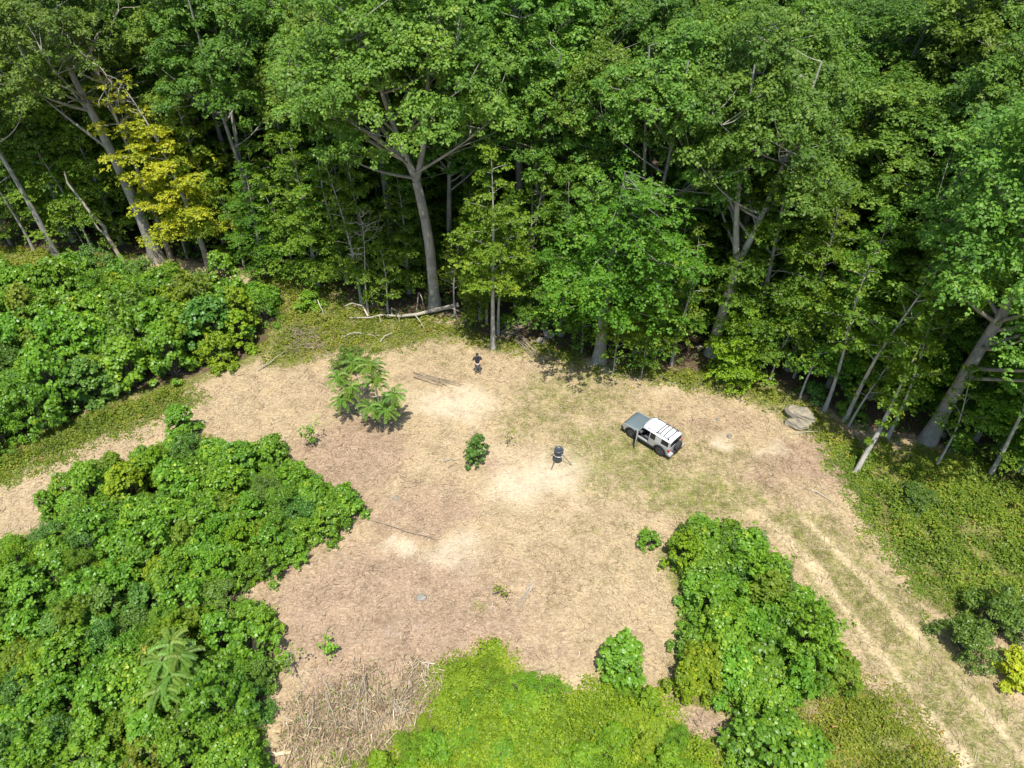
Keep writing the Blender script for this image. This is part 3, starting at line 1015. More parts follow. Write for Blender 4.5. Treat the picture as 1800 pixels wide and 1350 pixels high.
def sparse(name, label, px, py, seed, H, nb, nleaf, ls, mat='maple', bark='bark_dark', spread=.45):
    rng = np.random.default_rng(seed)
    st, C, Nn = [], [], []
    main, r = trunk_path(rng, H, .022, .12, 7, .3, .2)
    st.append((main, r, 5))
    for i in range(nb):
        h = H * (.3 + .68 * i / nb)
        s = at_h((main, r), h)
        a = rng.uniform(0, 6.28)
        e = s + np.array([math.cos(a), math.sin(a), .5]) * H * spread * rng.uniform(.4, .8)
        q = bez(s, (s + e) / 2, e, 4)
        st.append((q, np.linspace(.012, .005, 4), 4))
        for _ in range(nleaf):
            p = q[int(rng.integers(1, 4))] + rng.normal(size=3) * .10
            C.append(p)
            Nn.append(np.array([0, 0, 1]) + rng.normal(size=3) * .5)
    C, Nn = np.array(C), np.array(Nn)
    x, y = G(px, py)
    return plant(name, label, 'sapling', dict(stems=tubes('stems', st, M[bark]),
                 foliage=leaves('foliage', C, Nn, ls * rng.uniform(.7, 1.2, len(C)), rng.uniform(.2, .9, len(C)), M[mat], 'round', rng=rng)), x, y)


sparse('seedling', 'spindly almost leafless seedling between cone bush and feeder', 893, 785, 1, 1.3, 7, 3, .11, 'weed')
sparse('sapling', 'thin sparse sapling on straw beside the lower thicket', 553, 782, 2, 1.9, 10, 12, .14, 'shrub')
sparse('seedling', 'small leafy seedling on brown straw near lower thicket', 583, 1145, 3, .9, 9, 14, .13, 'shrub', spread=.7)
sparse('seedling', 'withered olive seedling beside the grey stick bundle', 880, 1048, 4, .9, 9, 8, .10, 'weed', spread=.6)
sparse('sapling', 'leggy sapling with few yellow leaves at thicket edge', 515, 1190, 5, 1.9, 8, 6, .13, 'maple_light', 'bark_pale')


# ------------------------------------------------------------------ plants with long feathered fronds
def frond_plant(name, label, px, py, heads, seed, leaflet=.20, flen=1.1, nfr=11, mat='frond', stemr=.035):
    """heads: list of (dx, dy, height). each head is a whorl of arching compound leaves"""
    rng = np.random.default_rng(seed)
    x, y = G(px, py)
    o = thing(name, label, 'sapling', (x, y, tz(x, y)))
    for hx, hy, hh in heads:
        top = np.array([hx, hy, hh])
        stem = bez((hx * .1, hy * .1, -.1), (hx * .3, hy * .3, hh * .6), top, 8)
        st = link('stem', tubes('stem', [(stem, np.linspace(stemr, stemr * .45, 8), 6)], M['bark']), o)
        for k in range(nfr):
            a = k * 2.39996 + rng.uniform(-.2, .2)
            s = stem[-1] - np.array([0, 0, .5 * hh * .25 * (k / nfr)])
            Lf = flen * rng.uniform(.75, 1.1)
            up = rng.uniform(.25, .65) * (1.1 - k / nfr)
            e = s + np.array([math.cos(a) * Lf * .9, math.sin(a) * Lf * .9, Lf * (up - .42)])
            m_ = s + np.array([math.cos(a) * Lf * .5, math.sin(a) * Lf * .5, Lf * (up + .06)])
            q = bez(s, m_, e, 20)
            d = np.gradient(q, axis=0)
            d /= np.linalg.norm(d, axis=1, keepdims=True)
            side = np.cross(d, (0, 0, 1.0))
            side /= np.linalg.norm(side, axis=1, keepdims=True)
            C, Nn, T = [], [], []
            for j in range(2, 20):
                w = leaflet * (1.0 - .5 * abs(j - 9) / 10)
                for sg in (-1, 1):
                    t_ = side[j] * sg + d[j] * .35 - np.array([0, 0, .22])
                    C.append(q[j] + t_ * w * .35)
                    Nn.append(np.array([0, 0, 1.0]) + side[j] * sg * .35 + rng.normal(size=3) * .12)
                    T.append(t_)
            C.append(q[-1])
            Nn.append(np.array([0, 0, 1.0]))
            T.append(d[-1])
            C, Nn, T = np.array(C), np.array(Nn), np.array(T)
            me = leaves('frond', C, Nn, leaflet * 1.25 * rng.uniform(.85, 1.1, len(C)), np.full(len(C), rng.uniform(.2, .9)), M[mat], 'leaflet', T=T, rng=rng)
            link('frond', me, o)
    return o


frond_plant('feathery_sapling', 'tall feathery leaved sapling in the clearing left of the bare sand', 674, 752,
            [(-.3, .5, 5.0), (-.1, .3, 4.1), (.95, .1, 2.9), (-.55, -.3, 2.2), (.5, -.3, 2.0)], 1, .155, .95, 20)
frond_plant('feathery_sapling', 'shorter feathery sapling standing left of the taller one', 645, 735,
            [(-.7, .2, 2.6), (-1.5, .5, 3.2), (-.5, 1.0, 4.0), (-1.3, -.2, 1.9)], 2, .15, .90, 19)
frond_plant('feathery_sapling', 'large feathery frond plant rising from the lower left thicket', 335, 1215,
            [(.0, .5, 3.5), (.4, .1, 3.2), (-.25, -.1, 3.1), (.15, -.6, 2.8), (-.2, -1.1, 2.5)], 3, .17, 1.0, 15)


# ------------------------------------------------------------------ ground cover nobody could count
def in_frame(P):
    return (np.abs(P[:, 0]) < .545 * P[:, 1] + 18) & (P[:, 1] > 10)


def sample(poly, n, seed, edge=.6):
    rng = np.random.default_rng(seed)
    lo, hi = poly.min(0) - 1, poly.max(0) + 1
    P = rng.uniform(lo, hi, size=(n, 2))
    d = sdist(poly, P[:, 0], P[:, 1]) + (fbm(P[:, 0], P[:, 1], 2.0, 61) - .5) * 1.8
    k = (d > rng.uniform(-edge, edge, n)) & in_frame(P)
    return P[k], d[k], rng


def carpet(name, label, cat, poly, n, seed, mat, ls, height, shape='round', bump=2.0, thin=.0, edge=.6, m=12, cr=.16):
    """leafy clusters of m leaves, each a little dome, over the polygon"""
    P, d, rng = sample(poly, n // m, seed, edge)
    if thin:
        w = .5 * fbm(P[:, 0], P[:, 1], 1.6, seed + 4) + .5 * vnoise(P[:, 0], P[:, 1], .7, seed + 6)
        k = w > thin - .18 * rng.random(len(P))
        P, d = P[k], d[k]
    q = len(P)
    f1 = .55 * fbm(P[:, 0], P[:, 1], bump, seed) + .45 * vnoise(P[:, 0], P[:, 1], .6, seed + 5)
    hm = height * np.clip(.3 + d * .5, .12, 1) * np.clip(.08 + 2.1 * (f1 - .26), .06, 1.5) * rng.uniform(.6, 1.3, q)
    tone = rng.normal(.45, .16, q) + (fbm(P[:, 0], P[:, 1], 1.8, seed + 9) - .5) * .6
    rc = cr * rng.uniform(.6, 1.5, q)
    off = rng.normal(size=(q, m, 2)) * rc[:, None, None]
    rr = np.hypot(off[..., 0], off[..., 1]) / rc[:, None]
    z = hm[:, None] * (np.exp(-.5 * rr * rr) * rng.uniform(.55, 1.1, (q, m)) + .12) + .03
    X, Y = P[:, None, 0] + off[..., 0], P[:, None, 1] + off[..., 1]
    C = np.stack([X.ravel(), Y.ravel(), z.ravel() + terrain(X, Y).ravel()], 1)
    Nn = np.concatenate([off / rc[:, None, None] * .40, np.ones((q, m, 1))], 2) + rng.normal(size=(q, m, 3)) * .34
    T = np.concatenate([off + rng.normal(size=off.shape) * .05, -.2 * np.ones((q, m, 1)) * rc[:, None, None]], 2)
    v = np.repeat(tone, m) + rng.normal(size=q * m) * .13
    me = leaves(name, C, Nn.reshape(-1, 3), ls * rng.uniform(.65, 1.3, q * m), v, M[mat], shape, T=T.reshape(-1, 3), rng=rng)
    return tag(link(name, me), label, cat, kind='stuff')


carpet('vine_ground_cover', 'bright green vines carpeting the ground at the bottom centre', 'vines', VINE, 230000, 71, 'vine', .115, 1.35, 'diamond', 1.7, .38, 1.1, 12, .17)
carpet('weed_ground_cover', 'yellow green weeds covering the slope right of the track', 'weeds', WEED_R, 150000, 72, 'weed', .135, .62, 'diamond', 1.8, .50, 1.3)
carpet('weed_ground_cover', 'yellow green weeds along the forest edge behind the clearing', 'weeds', WEED_EDGE, 170000, 73, 'weed', .14, .60, 'diamond', 1.8, .42, 1.0)
carpet('weed_ground_cover', 'patchy weeds between right thicket and track', 'weeds', WEED_LOWR, 60000, 74, 'weed', .115, .42, 'diamond', 1.4, .46, 1.5)
carpet('weed_ground_cover', 'weedy strip below the upper left thicket', 'weeds', WEED_LEFT, 90000, 75, 'weed', .13, .7, 'diamond', 1.5, .30, 1.2)
carpet('weed_ground_cover', 'yellowish weeds at the foot of the upper left trees', 'weeds', WEED_UL, 24000, 76, 'weed', .16, .5, 'diamond', 1.8, .25)
tv = G(858, 1165)
SPIKE = np.array([[tv[0] + a, tv[1] + b] for a, b in ((-.75, -1.0), (.7, -1.0), (.55, .3), (.25, .8), (-.25, .7), (-.6, .1))])
carpet('vine_mound', 'pointed mound of vines sticking up from the vine carpet', 'vines', SPIKE, 11000, 77, 'vine', .11, 1.7, 'round', 1.0, 0, .2)

pts_v, rngv = scatter(VINE, .95, 57, .35)
for x, y, d in pts_v:
    k = int(rngv.choice([1, 4, 4, 2]))
    q = rngv.uniform(.5, .85)
    plant('vine_mound', 'leafy bright green vine mound within the bottom centre vine patch', 'vines', SH[k], x, y, rngv.uniform(0, 6.28), (q, q, q * rngv.uniform(.4, 1.05)), 'vine mounds', mat='vine')

# low forest floor plants
carpet('forest_floor_plants', 'low green plants on the shaded forest floor', 'plants', FOREST[:21].tolist() and np.vstack([FOREST[:21], FOREST[:21][::-1] + np.array([1.5, 7.0])]), 110000, 78, 'shrub_dark', .17, .45, 'diamond', 2.2, .42)


def straw_and_grass():
    rng = np.random.default_rng(5)
    n = 480000
    P = np.stack([rng.uniform(-32, 34, n), rng.uniform(10, 50, n)], 1)
    k = in_frame(P)
    P = P[k]
    sand, green, brown, litter, rut, ash = zones(P[:, 0], P[:, 1])
    tuft = fbm(P[:, 0], P[:, 1], .9, 41)
    # dry stalks
    w = (1 - .85 * sand) * (1 - .9 * np.clip(litter * 1.4, 0, 1)) * (1 - .6 * green) * (1 - .6 * rut) * np.clip(.25 + 1.5 * (tuft - .3), 0, 1)
    a = rng.random(len(P)) < w * .5
    Q = P[a]
    z = terrain(Q[:, 0], Q[:, 1])
    m = len(Q)
    T = np.stack([rng.normal(size=m), rng.normal(size=m), np.abs(rng.normal(size=m)) * .14], 1)
    C = np.stack([Q[:, 0], Q[:, 1], z + .014 + rng.random(m) * .025], 1)
    Nn = np.stack([rng.normal(size=m) * .3, rng.normal(size=m) * .3, np.ones(m)], 1)
    v = np.maximum(.16, rng.normal(.57, .20, m)) - brown[a] * .20 + ash[a] * .15 + sand[a] * .35 - .35 * np.clip((fbm(Q[:, 0], Q[:, 1], .5, 43) - .58) * 6, 0, 1)
    S = rng.uniform(.18, .55, m)
    me = leaves('dry_straw', C, Nn, S, v, M['straw'], 'blade', T=T, rng=rng)
    tag(link('dry_straw', me), 'dry straw stalks lying all over the clearing', 'straw', kind='stuff')
    # green tufts
    g2 = np.clip(green * 1.2 - sand, 0, 1) * np.clip((fbm(P[:, 0], P[:, 1], .8, 47) - .42) * 5, 0, 1) * (1 - litter) * (1 - .8 * rut)
    a = rng.random(len(P)) < g2 * .55
    Q = np.repeat(P[a], 5, 0) + rng.normal(size=(a.sum() * 5, 2)) * .10
    m = len(Q)
    z = terrain(Q[:, 0], Q[:, 1])
    T = np.stack([rng.normal(size=m) * .6, rng.normal(size=m) * .6, np.ones(m) * .8], 1)
    C = np.stack([Q[:, 0], Q[:, 1], z + .04], 1)
    Nn = np.stack([rng.normal(size=m), rng.normal(size=m), np.ones(m) * .8], 1)
    me = leaves('green_grass', C, Nn, rng.uniform(.12, .26, m), rng.uniform(.1, 1, m), M['grass'], 'blade', T=T, rng=rng)
    tag(link('green_grass', me), 'short green grass tufts growing through the straw', 'grass', kind='stuff')


straw_and_grass()


def dead_stalks():
    P, d, rng = sample(BRUSH, 21000, 83, .9)
    k = rng.random(len(P)) < np.clip(.15 + 1.6 * (fbm(P[:, 0], P[:, 1], .9, 85) - .3), 0, 1)
    P = P[k]
    m = len(P)
    T = np.stack([rng.normal(size=m) * .6, rng.normal(size=m), np.abs(rng.normal(size=m)) * .5], 1)
    C = np.stack([P[:, 0], P[:, 1], terrain(P[:, 0], P[:, 1]) + .04 + .30 * rng.random(m)], 1)
    Nn = np.stack([rng.normal(size=m) * .5, rng.normal(size=m) * .5, np.ones(m)], 1)
    me = leaves('dead_stalks', C, Nn, rng.uniform(.25, .8, m), rng.normal(.46, .26, m), M['straw'], 'blade', T=T, rng=rng)
    tag(link('dead_stalks', me), 'tangle of dry brown weed stalks left of the vines', 'stalks', kind='stuff')
    k = rng.random(m) < .30
    me = leaves('dead_leaves', C[k] + rng.normal(size=(k.sum(), 3)) * .1, Nn[k], rng.uniform(.07, .14, k.sum()), rng.normal(.4, .3, k.sum()), M['weed'], 'diamond', rng=rng)
    tag(link('wilted_weeds', me), 'wilted olive weeds among the dry stalks', 'weeds', kind='stuff')


dead_stalks()


# ------------------------------------------------------------------ dead wood, logs, sticks, stones
def tube_obj(name, paths, mat, parent=None):
    return link(name, tubes(name, paths, mat), parent)


def crooked(p0, p1, rng, amp=.08, n=8):
    p0, p1 = np.array(p0, float), np.array(p1, float)
    t = np.linspace(0, 1, n)[:, None]
    L = np.linalg.norm(p1 - p0)
    off = np.cumsum(rng.normal(size=(n, 3)), 0) * amp * L / n
    off -= t * off[-1]
    off[0] = 0
    return p0 + (p1 - p0) * t + off


def g3(px, py, h=0.0):
    x, y = G(px, py)
    return np.array([x, y, tz(x, y) + h])


rngd = np.random.default_rng(300)
# fallen dead tree at the back of the clearing
o = thing('fallen_log', 'bleached fallen dead tree with crooked limbs behind the clearing', 'log', tuple(g3(740, 560)))
base = np.array(o.location)


def rel(px, py, h=0.0):
    return g3(px, py, h) - base


tube_obj('trunk', [(np.stack([rel(806, 543, .35), rel(770, 551, .4), rel(735, 559, .38), rel(700, 563, .35)]), [.19, .16, .13, .10], 9)], M['dead'], o)
for pa, r0 in [([(705, 563, .35), (672, 561, .4), (650, 564, .3), (615, 562, .15)], .10),
               ([(690, 562, .4), (690, 556, .8), (702, 560, .55), (703, 575, .1)], .075),
               ([(648, 562, .3), (640, 552, .75), (622, 548, .8), (606, 549, .55)], .085),
               ([(730, 560, .4), (740, 572, .3), (748, 582, .1)], .06),
               ([(668, 561, .4), (670, 571, .2)], .05),
               ([(790, 547, .45), (812, 562, .7), (816, 572, .3)], .045),
               ([(780, 549, .5), (800, 558, .8), (806, 572, .2)], .04)]:
    pts = np.stack([rel(*q) for q in pa])
    tube_obj('limb', [(pts, np.linspace(r0, r0 * .35, len(pts)), 6)], M['dead'], o)

o = thing('fallen_log', 'long straight dead log lying in shade behind the weedy bank', 'log', tuple(g3(575, 482)))
base = np.array(o.location)
tube_obj('trunk', [(np.stack([rel(530, 480, .5), rel(570, 482, .5), rel(640, 482, .55)]), [.16, .20, .22], 8)], M['dead'], o)
tube_obj('limb', [(np.stack([rel(592, 482, .5), rel(600, 470, .9), rel(606, 464, 1.3)]), [.07, .05, .03], 6)], M['dead'], o)

for k, (lb, pa, r0) in enumerate([
    ('bleached branch on the weeds just behind the saplings', [(600, 598, .15), (622, 590, .3), (645, 592, .2), (668, 592, .1)], .05),
    ('curved bleached branch in weeds right of the sapling tops', [(668, 604, .1), (676, 596, .25), (690, 590, .3)], .06),
    ('bent bleached branch standing beside the huge oak base', [(733, 545, .0), (737, 538, 1.3), (742, 545, 1.6), (747, 548, .1)], .05),
    ('pale stick leaning over the weedy bank at left', [(562, 545, .9), (575, 565, .1)], .05),
    ('long thin stick at the lower edge of the upper left thicket', [(452, 655, .15), (480, 640, .3), (505, 625, .4)], .04),
    ('long thin stick lying on straw beside the right slope weeds', [(1424, 862, .05), (1445, 873, .08), (1468, 886, .05)], .045),
    ('dark crooked stick across the pale straw patch', [(652, 914, .05), (680, 924, .1), (720, 938, .12), (768, 950, .06)], .05),
    ('thin dark stick left of the pale straw patch', [(590, 974, .05), (620, 986, .08), (660, 1000, .04)], .03),
    ('pale stick lying left of the cone shaped bush', [(778, 812, .05), (795, 810, .1), (812, 809, .05)], .04),
    ('short dark stick below the pale stick by the cone bush', [(788, 823, .05), (803, 816, .08)], .03),
    ('brown stick on straw above the vine carpet', [(928, 1183, .05), (950, 1178, .1), (976, 1172, .05)], .035),
    ('short bleached sticks of straw beside the grey stick bundle', [(866, 1060, .03), (873, 1082, .06)], .03),
    ('sawn pale log end at the thicket edge by the bottom', [(472, 1328, .12), (492, 1327, .14), (513, 1325, .12)], .10),
    ('pale stick lying among the roots of the right pole trees', [(1395, 764, .05), (1420, 762, .1), (1445, 758, .05)], .04),
]):
    pts = np.stack([g3(*q) for q in pa])
    pts = np.stack([np.interp(np.linspace(0, len(pts) - 1, 9), np.arange(len(pts)), pts[:, c]) for c in range(3)], 1) + rngd.normal(size=(9, 3)) * .025
    b0 = pts[0].copy()
    nm = 'sawn_log' if 'sawn' in lb else 'fallen_branch'
    oo = link(nm, tubes(nm, [(pts - b0, np.linspace(r0, r0 * (.95 if 'sawn' in lb else .45), 9), 7)], M['cut' if 'sawn' in lb else ('stick' if 'dark' in lb or 'brown' in lb else 'dead')]))
    oo.location = b0
    tag(oo, lb, 'log' if 'sawn' in lb else 'branch')


def stick_pile(name, label, sticks, mat='stick', r=(.015, .03), amp=.05):
    c = g3(*sticks[0][0][:2])
    o = thing(name, label, 'stick pile', tuple(c))
    for p, q in sticks:
        a, b = g3(*p) - c, g3(*q) - c
        rr = rngd.uniform(*r)
        tube_obj('stick', [(crooked(a, b, rngd, amp), np.linspace(rr, rr * .5, 8), 5)], M[mat if mat != 'mixed' else rngd.choice(['dead', 'stick'])], o)
    return o


stick_pile('stick_pile', 'long bundle of cut sticks on the ground near the person', [((732 + rngd.uniform(-6, 6), 662 + rngd.uniform(-5, 6), .08 + .03 * (i % 5)), (795 + rngd.uniform(-25, 25), 677 + rngd.uniform(-4, 6), .06 + .02 * (i % 4))) for i in range(18)])
stick_pile('stick_pile', 'bundle of grey parallel sticks in the lower middle of the clearing', [((937 + rngd.uniform(-5, 5), 1027 + rngd.uniform(-5, 5), .05 + .02 * (i % 3)), (911 + rngd.uniform(-7, 7), 1070 + rngd.uniform(-8, 6), .05 + .02 * (i % 3))) for i in range(9)], 'dead', (.012, .024), .03)
stick_pile('brush_heap', 'shaded heap of brown branches between pole trees and rocks', [((885 + rngd.uniform(-15, 15), 590 + rngd.uniform(-10, 10), .1 + .05 * (i % 5)), (960 + rngd.uniform(-30, 30), 558 + rngd.uniform(-10, 12), .25 + .1 * (i % 5))) for i in range(26)], 'stick', (.02, .05), .1)
stick_pile('brush_heap', 'cut branches slanting down the bank below the rocks', [((912 + rngd.uniform(-8, 8), 600 + rngd.uniform(-5, 5), .3), (940 + rngd.uniform(-10, 12), 628 + rngd.uniform(-6, 6), .08)) for i in range(14)], 'stick', (.02, .045), .08)
stick_pile('brush_heap', 'heap of brown twigs at the right end of upper left thicket', [((530 + rngd.uniform(-28, 28), 600 + rngd.uniform(-22, 22), .1 + .4 * rngd.random()), (545 + rngd.uniform(-45, 45), 605 + rngd.uniform(-28, 28), .1 + .3 * rngd.random())) for i in range(60)], 'stick', (.012, .028), .12)


def px_stick(i):
    a = rngd.choice([0, 1, 2], p=[.5, .12, .38])
    cx, cy = rngd.uniform(530, 735), rngd.uniform(1195, 1290)
    ln = rngd.uniform(25, 75)
    ang = {0: rngd.normal(1.50, .34), 1: rngd.normal(.2, .45), 2: rngd.uniform(0, 3.14)}[int(a)]
    dx, dy = math.cos(ang) * ln / 2, math.sin(ang) * ln / 2
    h = rngd.uniform(.15, .55)
    return ((cx - dx, cy - dy, h), (cx + dx, cy + dy, h * rngd.uniform(.3, 1.2)))


stick_pile('brush_pile', 'tangled pile of dead cut stalks left of the vine carpet', [px_stick(i) for i in range(64)] +
           [((632, 1200, .6), (630, 1300, .4)), ((646, 1195, .6), (645, 1290, .4)), ((610, 1227, .65), (665, 1226, .6)), ((725, 1215, .6), (690, 1252, .4)), ((667, 1212, .6), (665, 1250, .5))],
           'mixed', (.007, .017), .11)


# crooked bleached snag in the upper left, and dead limbs on the leaning oak
o = thing('dead_snag', 'crooked bleached dead trunk rising from the upper left thicket', 'dead tree', tuple(g3(218, 462)))
tube_obj('trunk', [(np.array([[0, 0, -.2], [-.25, 0, 1.2], [-.55, .1, 2.6], [-.45, .1, 3.3], [-1.1, .1, 4.6], [-1.5, .1, 6.0], [-1.9, .1, 7.2], [-1.75, .1, 8.2]]), [.17, .16, .15, .14, .12, .10, .085, .05], 9)], M['dead'], o)
tube_obj('limb', [(np.array([[-.5, .1, 2.4], [-.95, 0, 3.2], [-1.1, 0, 4.1], [-1.05, 0, 4.8]]), [.10, .085, .06, .03], 7)], M['dead'], o)


def bare_tree(name, label, loc, H, seed, nb, spread, mat='dead', r0=.08, start=.3):
    rng = np.random.default_rng(seed)
    o = thing(name, label, 'dead tree', loc)
    p, r = trunk_path(rng, H, r0, .3, 10, .2)
    tube_obj('trunk', [(p, r, 8)], M[mat], o)
    for i in range(nb):
        h = H * (start + (1 - start) * i / nb)
        s = at_h((p, r), h)
        a = rng.uniform(0, 6.28)
        L = H * spread * rng.uniform(.6, 1.1)
        e = s + np.array([math.cos(a), math.sin(a), rng.uniform(.2, .9)]) * L
        q = crooked(s, e, rng, .35, 7)
        tw = [(q, np.linspace(r0 * .45, r0 * .08, 7), 5)]
        for _ in range(5):
            j = int(rng.integers(2, 7))
            f = q[j] + rng.normal(size=3) * L * .3 + np.array([0, 0, .1 * L])
            tw.append((crooked(q[j], f, rng, .3, 5), np.linspace(r0 * .2, r0 * .05, 5), 4))
        tube_obj('bare_branch', tw, M[mat], o)
    return o


bare_tree('dead_tree', 'small leafless tree with bleached twigs left of the huge oak', tuple(g3(648, 552)), 8.4, 5, 11, .2, r0=.07, start=.6)
bare_tree('dead_tree', 'bleached bare limbs of a dead tree beside the leaning oak', tuple(g3(300, 452)), 17.5, 8, 14, .22, r0=.22, start=.55)

# cut leaning pole on the right
o = thing('leaning_pole', 'cut tree trunk leaning on its neighbours with a pale sawn foot', 'log', tuple(g3(1503, 832)))
tube_obj('trunk', [(np.array([[0, 0, .05], [.45, .5, 1.1], [.95, 1.0, 2.6], [1.25, 1.4, 4.4], [1.45, 1.7, 6.4], [1.6, 1.9, 8.6]]), [.16, .15, .13, .10, .06, .02], 9)], M['bark_pale'], o)
tube_obj('sawn_foot', [(np.array([[-.02, -.02, .0], [.02, .03, .12]]), [.20, .195], 10), (np.array([[-.03, -.03, .0], [-.021, -.021, .005]]), [.01, .20], 10)], M['cut'], o)
cl = [(1.3, 1.2, 4.6, 1.0, .4, .2), (1.1, 1.0, 3.3, .6, .4, .2), (1.7, 1.3, 5.8, 1.2, .4, .2), (.6, .7, 2.0, .4, .4, .2), (1.3, 1.7, 7.0, 1.2, .4, .2), (1.6, 1.9, 8.3, 1.0, .5, .2)]
C, Nn, v, T = clump_leaves(rngd, cl, 330, 'spray')
link('crown', leaves('crown', C, Nn, .2 * rngd.uniform(.7, 1.2, len(C)), v, M['maple_light'], 'diamond', rng=rngd), o)


def stone_mat():
    m, nt, p = newmat('sandstone')
    L = nt.links.new
    tc = N(nt, 'ShaderNodeTexCoord')
    mp = N(nt, 'ShaderNodeMapping')
    mp.inputs['Scale'].default_value = (1, 1, 3.5)
    L(tc.outputs['Object'], mp.inputs[0])
    n1 = noise(nt, 1.6, 6, .65, mp.outputs[0], .8)
    r = ramp(nt, [(.3, (.08, .072, .056)), (.45, (.20, .178, .135)), (.6, (.33, .285, .195)), (.74, (.44, .37, .21))], n1.outputs[0])
    L(r.outputs[0], p.inputs['Base Color'])
    p.inputs['Roughness'].default_value = .92
    b = N(nt, 'ShaderNodeBump')
    b.inputs['Strength'].default_value = .7
    b.inputs['Distance'].default_value = .06
    L(n1.outputs[0], b.inputs['Height'])
    L(b.outputs[0], p.inputs['Normal'])
    return m


M['stone'] = stone_mat()


def boulder(name, label, px, py, sx, sy, sz, rz, seed, dz=0.0):
    bm = bmesh.new()
    bmesh.ops.create_icosphere(bm, subdivisions=4, radius=1)
    rr = random.Random(seed)
    cuts = [(Vector((rr.gauss(0, 1), rr.gauss(0, 1), rr.gauss(0, .8))).normalized(), rr.uniform(.62, .88)) for _ in range(13)]
    for vtx in bm.verts:
        p = vtx.co.copy()
        for nn, d in cuts:
            k = p.dot(nn) - d
            if k > 0:
                p -= nn * k * .92
        f = .06 * math.sin(p.x * 7 + seed) * math.sin(p.y * 6) + .05 * math.sin(p.z * 15 + p.x * 4 + seed) + .03 * math.sin(p.x * 19 + p.y * 13)
        p *= 1 + f
        vtx.co = Vector((p.x * sx, p.y * sy, p.z * sz))
    me = bpy.data.meshes.new(name)
    bm.to_mesh(me)
    bm.free()
    me.materials.append(M['stone'])
    for pl in me.polygons:
        pl.use_smooth = True
    o = link(name, me)
    p = g3(px, py)
    o.location = (p[0], p[1], p[2] + sz * .40 + dz)
    o.rotation_euler = (rr.uniform(-.12, .12), rr.uniform(-.12, .12), rz)
    return tag(o, label, 'boulder')


boulder('boulder', 'upper grey boulder of the stacked pair beside the pole trees', 1406, 734, 1.05, .72, .50, -.35, 3, .1)
boulder('boulder', 'lower tan boulder of the stacked pair beside the pole trees', 1402, 748, .85, .55, .36, -.1, 8)
boulder('boulder', 'rounded boulder in shade behind the slanting cut branches', 964, 592, .52, .45, .42, .2, 12)
boulder('boulder', 'low flat grey boulder touching the rounded shaded one', 951, 601, .48, .34, .2, .1, 17)
boulder('boulder', 'small pale stone at the foot of the pale forked oak', 1232, 612, .35, .25, .18, .5, 21)
boulder('boulder', 'small pale stone on the weedy slope near massive trunk', 1652, 765, .5, .3, .22, -.6, 23)
boulder('boulder', 'little grey stone at the sandy patch right of the car', 1262, 738, .2, .14, .1, .3, 27)
boulder('boulder', 'little grey stone on the bare patch below the car track', 1282, 768, .24, .18, .12, .9, 29)
boulder('stump', 'dark weathered stump in the brown straw', 741, 1052, .26, .22, .14, .2, 31)['category'] = 'stump'
boulder('stump', 'small dark weathered stump on straw by the lower thicket', 696, 876, .22, .16, .10, .7, 33)['category'] = 'stump'
for o_ in [q for q in SC.objects if q.name.startswith('stump')]:
    o_.data.materials[0] = M['bark']

# ------------------------------------------------------------------ car, feeder, person
def bm_obj(name, bm, mat, parent=None, smooth=False, bevel=0.0):
    bmesh.ops.recalc_face_normals(bm, faces=bm.faces[:])
    if bevel:
        bmesh.ops.bevel(bm, geom=[e for e in bm.edges if e.calc_face_angle(0) > .5], offset=bevel, segments=2, affect='EDGES', profile=.6)
    me = bpy.data.meshes.new(name)
    bm.to_mesh(me)
    bm.free()
    me.materials.append(mat)
    if smooth:
        for pl in me.polygons:
            pl.use_smooth = True
    return link(name, me, parent)


def add_box(bm, c, s, rot=None):
    r = bmesh.ops.create_cube(bm, size=1)
    mt = Matrix.Translation(c) @ (rot.to_4x4() if rot else Matrix()) @ Matrix.Diagonal((*s, 1))
    bmesh.ops.transform(bm, matrix=mt, verts=r['verts'])


def add_prism(bm, pts, off):
    """pts: closed loop of 3-D points, extruded by the vector off"""
    a = [bm.verts.new(p) for p in pts]
    b = [bm.verts.new(Vector(p) + Vector(off)) for p in pts]
    n = len(pts)
    bm.faces.new(a)
    bm.faces.new(b[::-1])
    for i in range(n):
        bm.faces.new((a[i], a[(i + 1) % n], b[(i + 1) % n], b[i]))


def add_lathe(bm, prof, axis='Z', c=(0, 0, 0), seg=28):
    rings = []
    for r, h in prof:
        ring = []
        for k in range(seg):
            a = 2 * math.pi * k / seg
            p = (r * math.cos(a), r * math.sin(a), h)
            if axis == 'Y':
                p = (p[0], p[2], p[1])
            if axis == 'X':
                p = (p[2], p[0], p[1])
            ring.append(bm.verts.new(Vector(p) + Vector(c)))
        rings.append(ring)
    for i in range(len(rings) - 1):
        for k in range(seg):
            bm.faces.new((rings[i][k], rings[i][(k + 1) % seg], rings[i + 1][(k + 1) % seg], rings[i + 1][k]))
    bm.faces.new(rings[0][::-1])
    bm.faces.new(rings[-1])


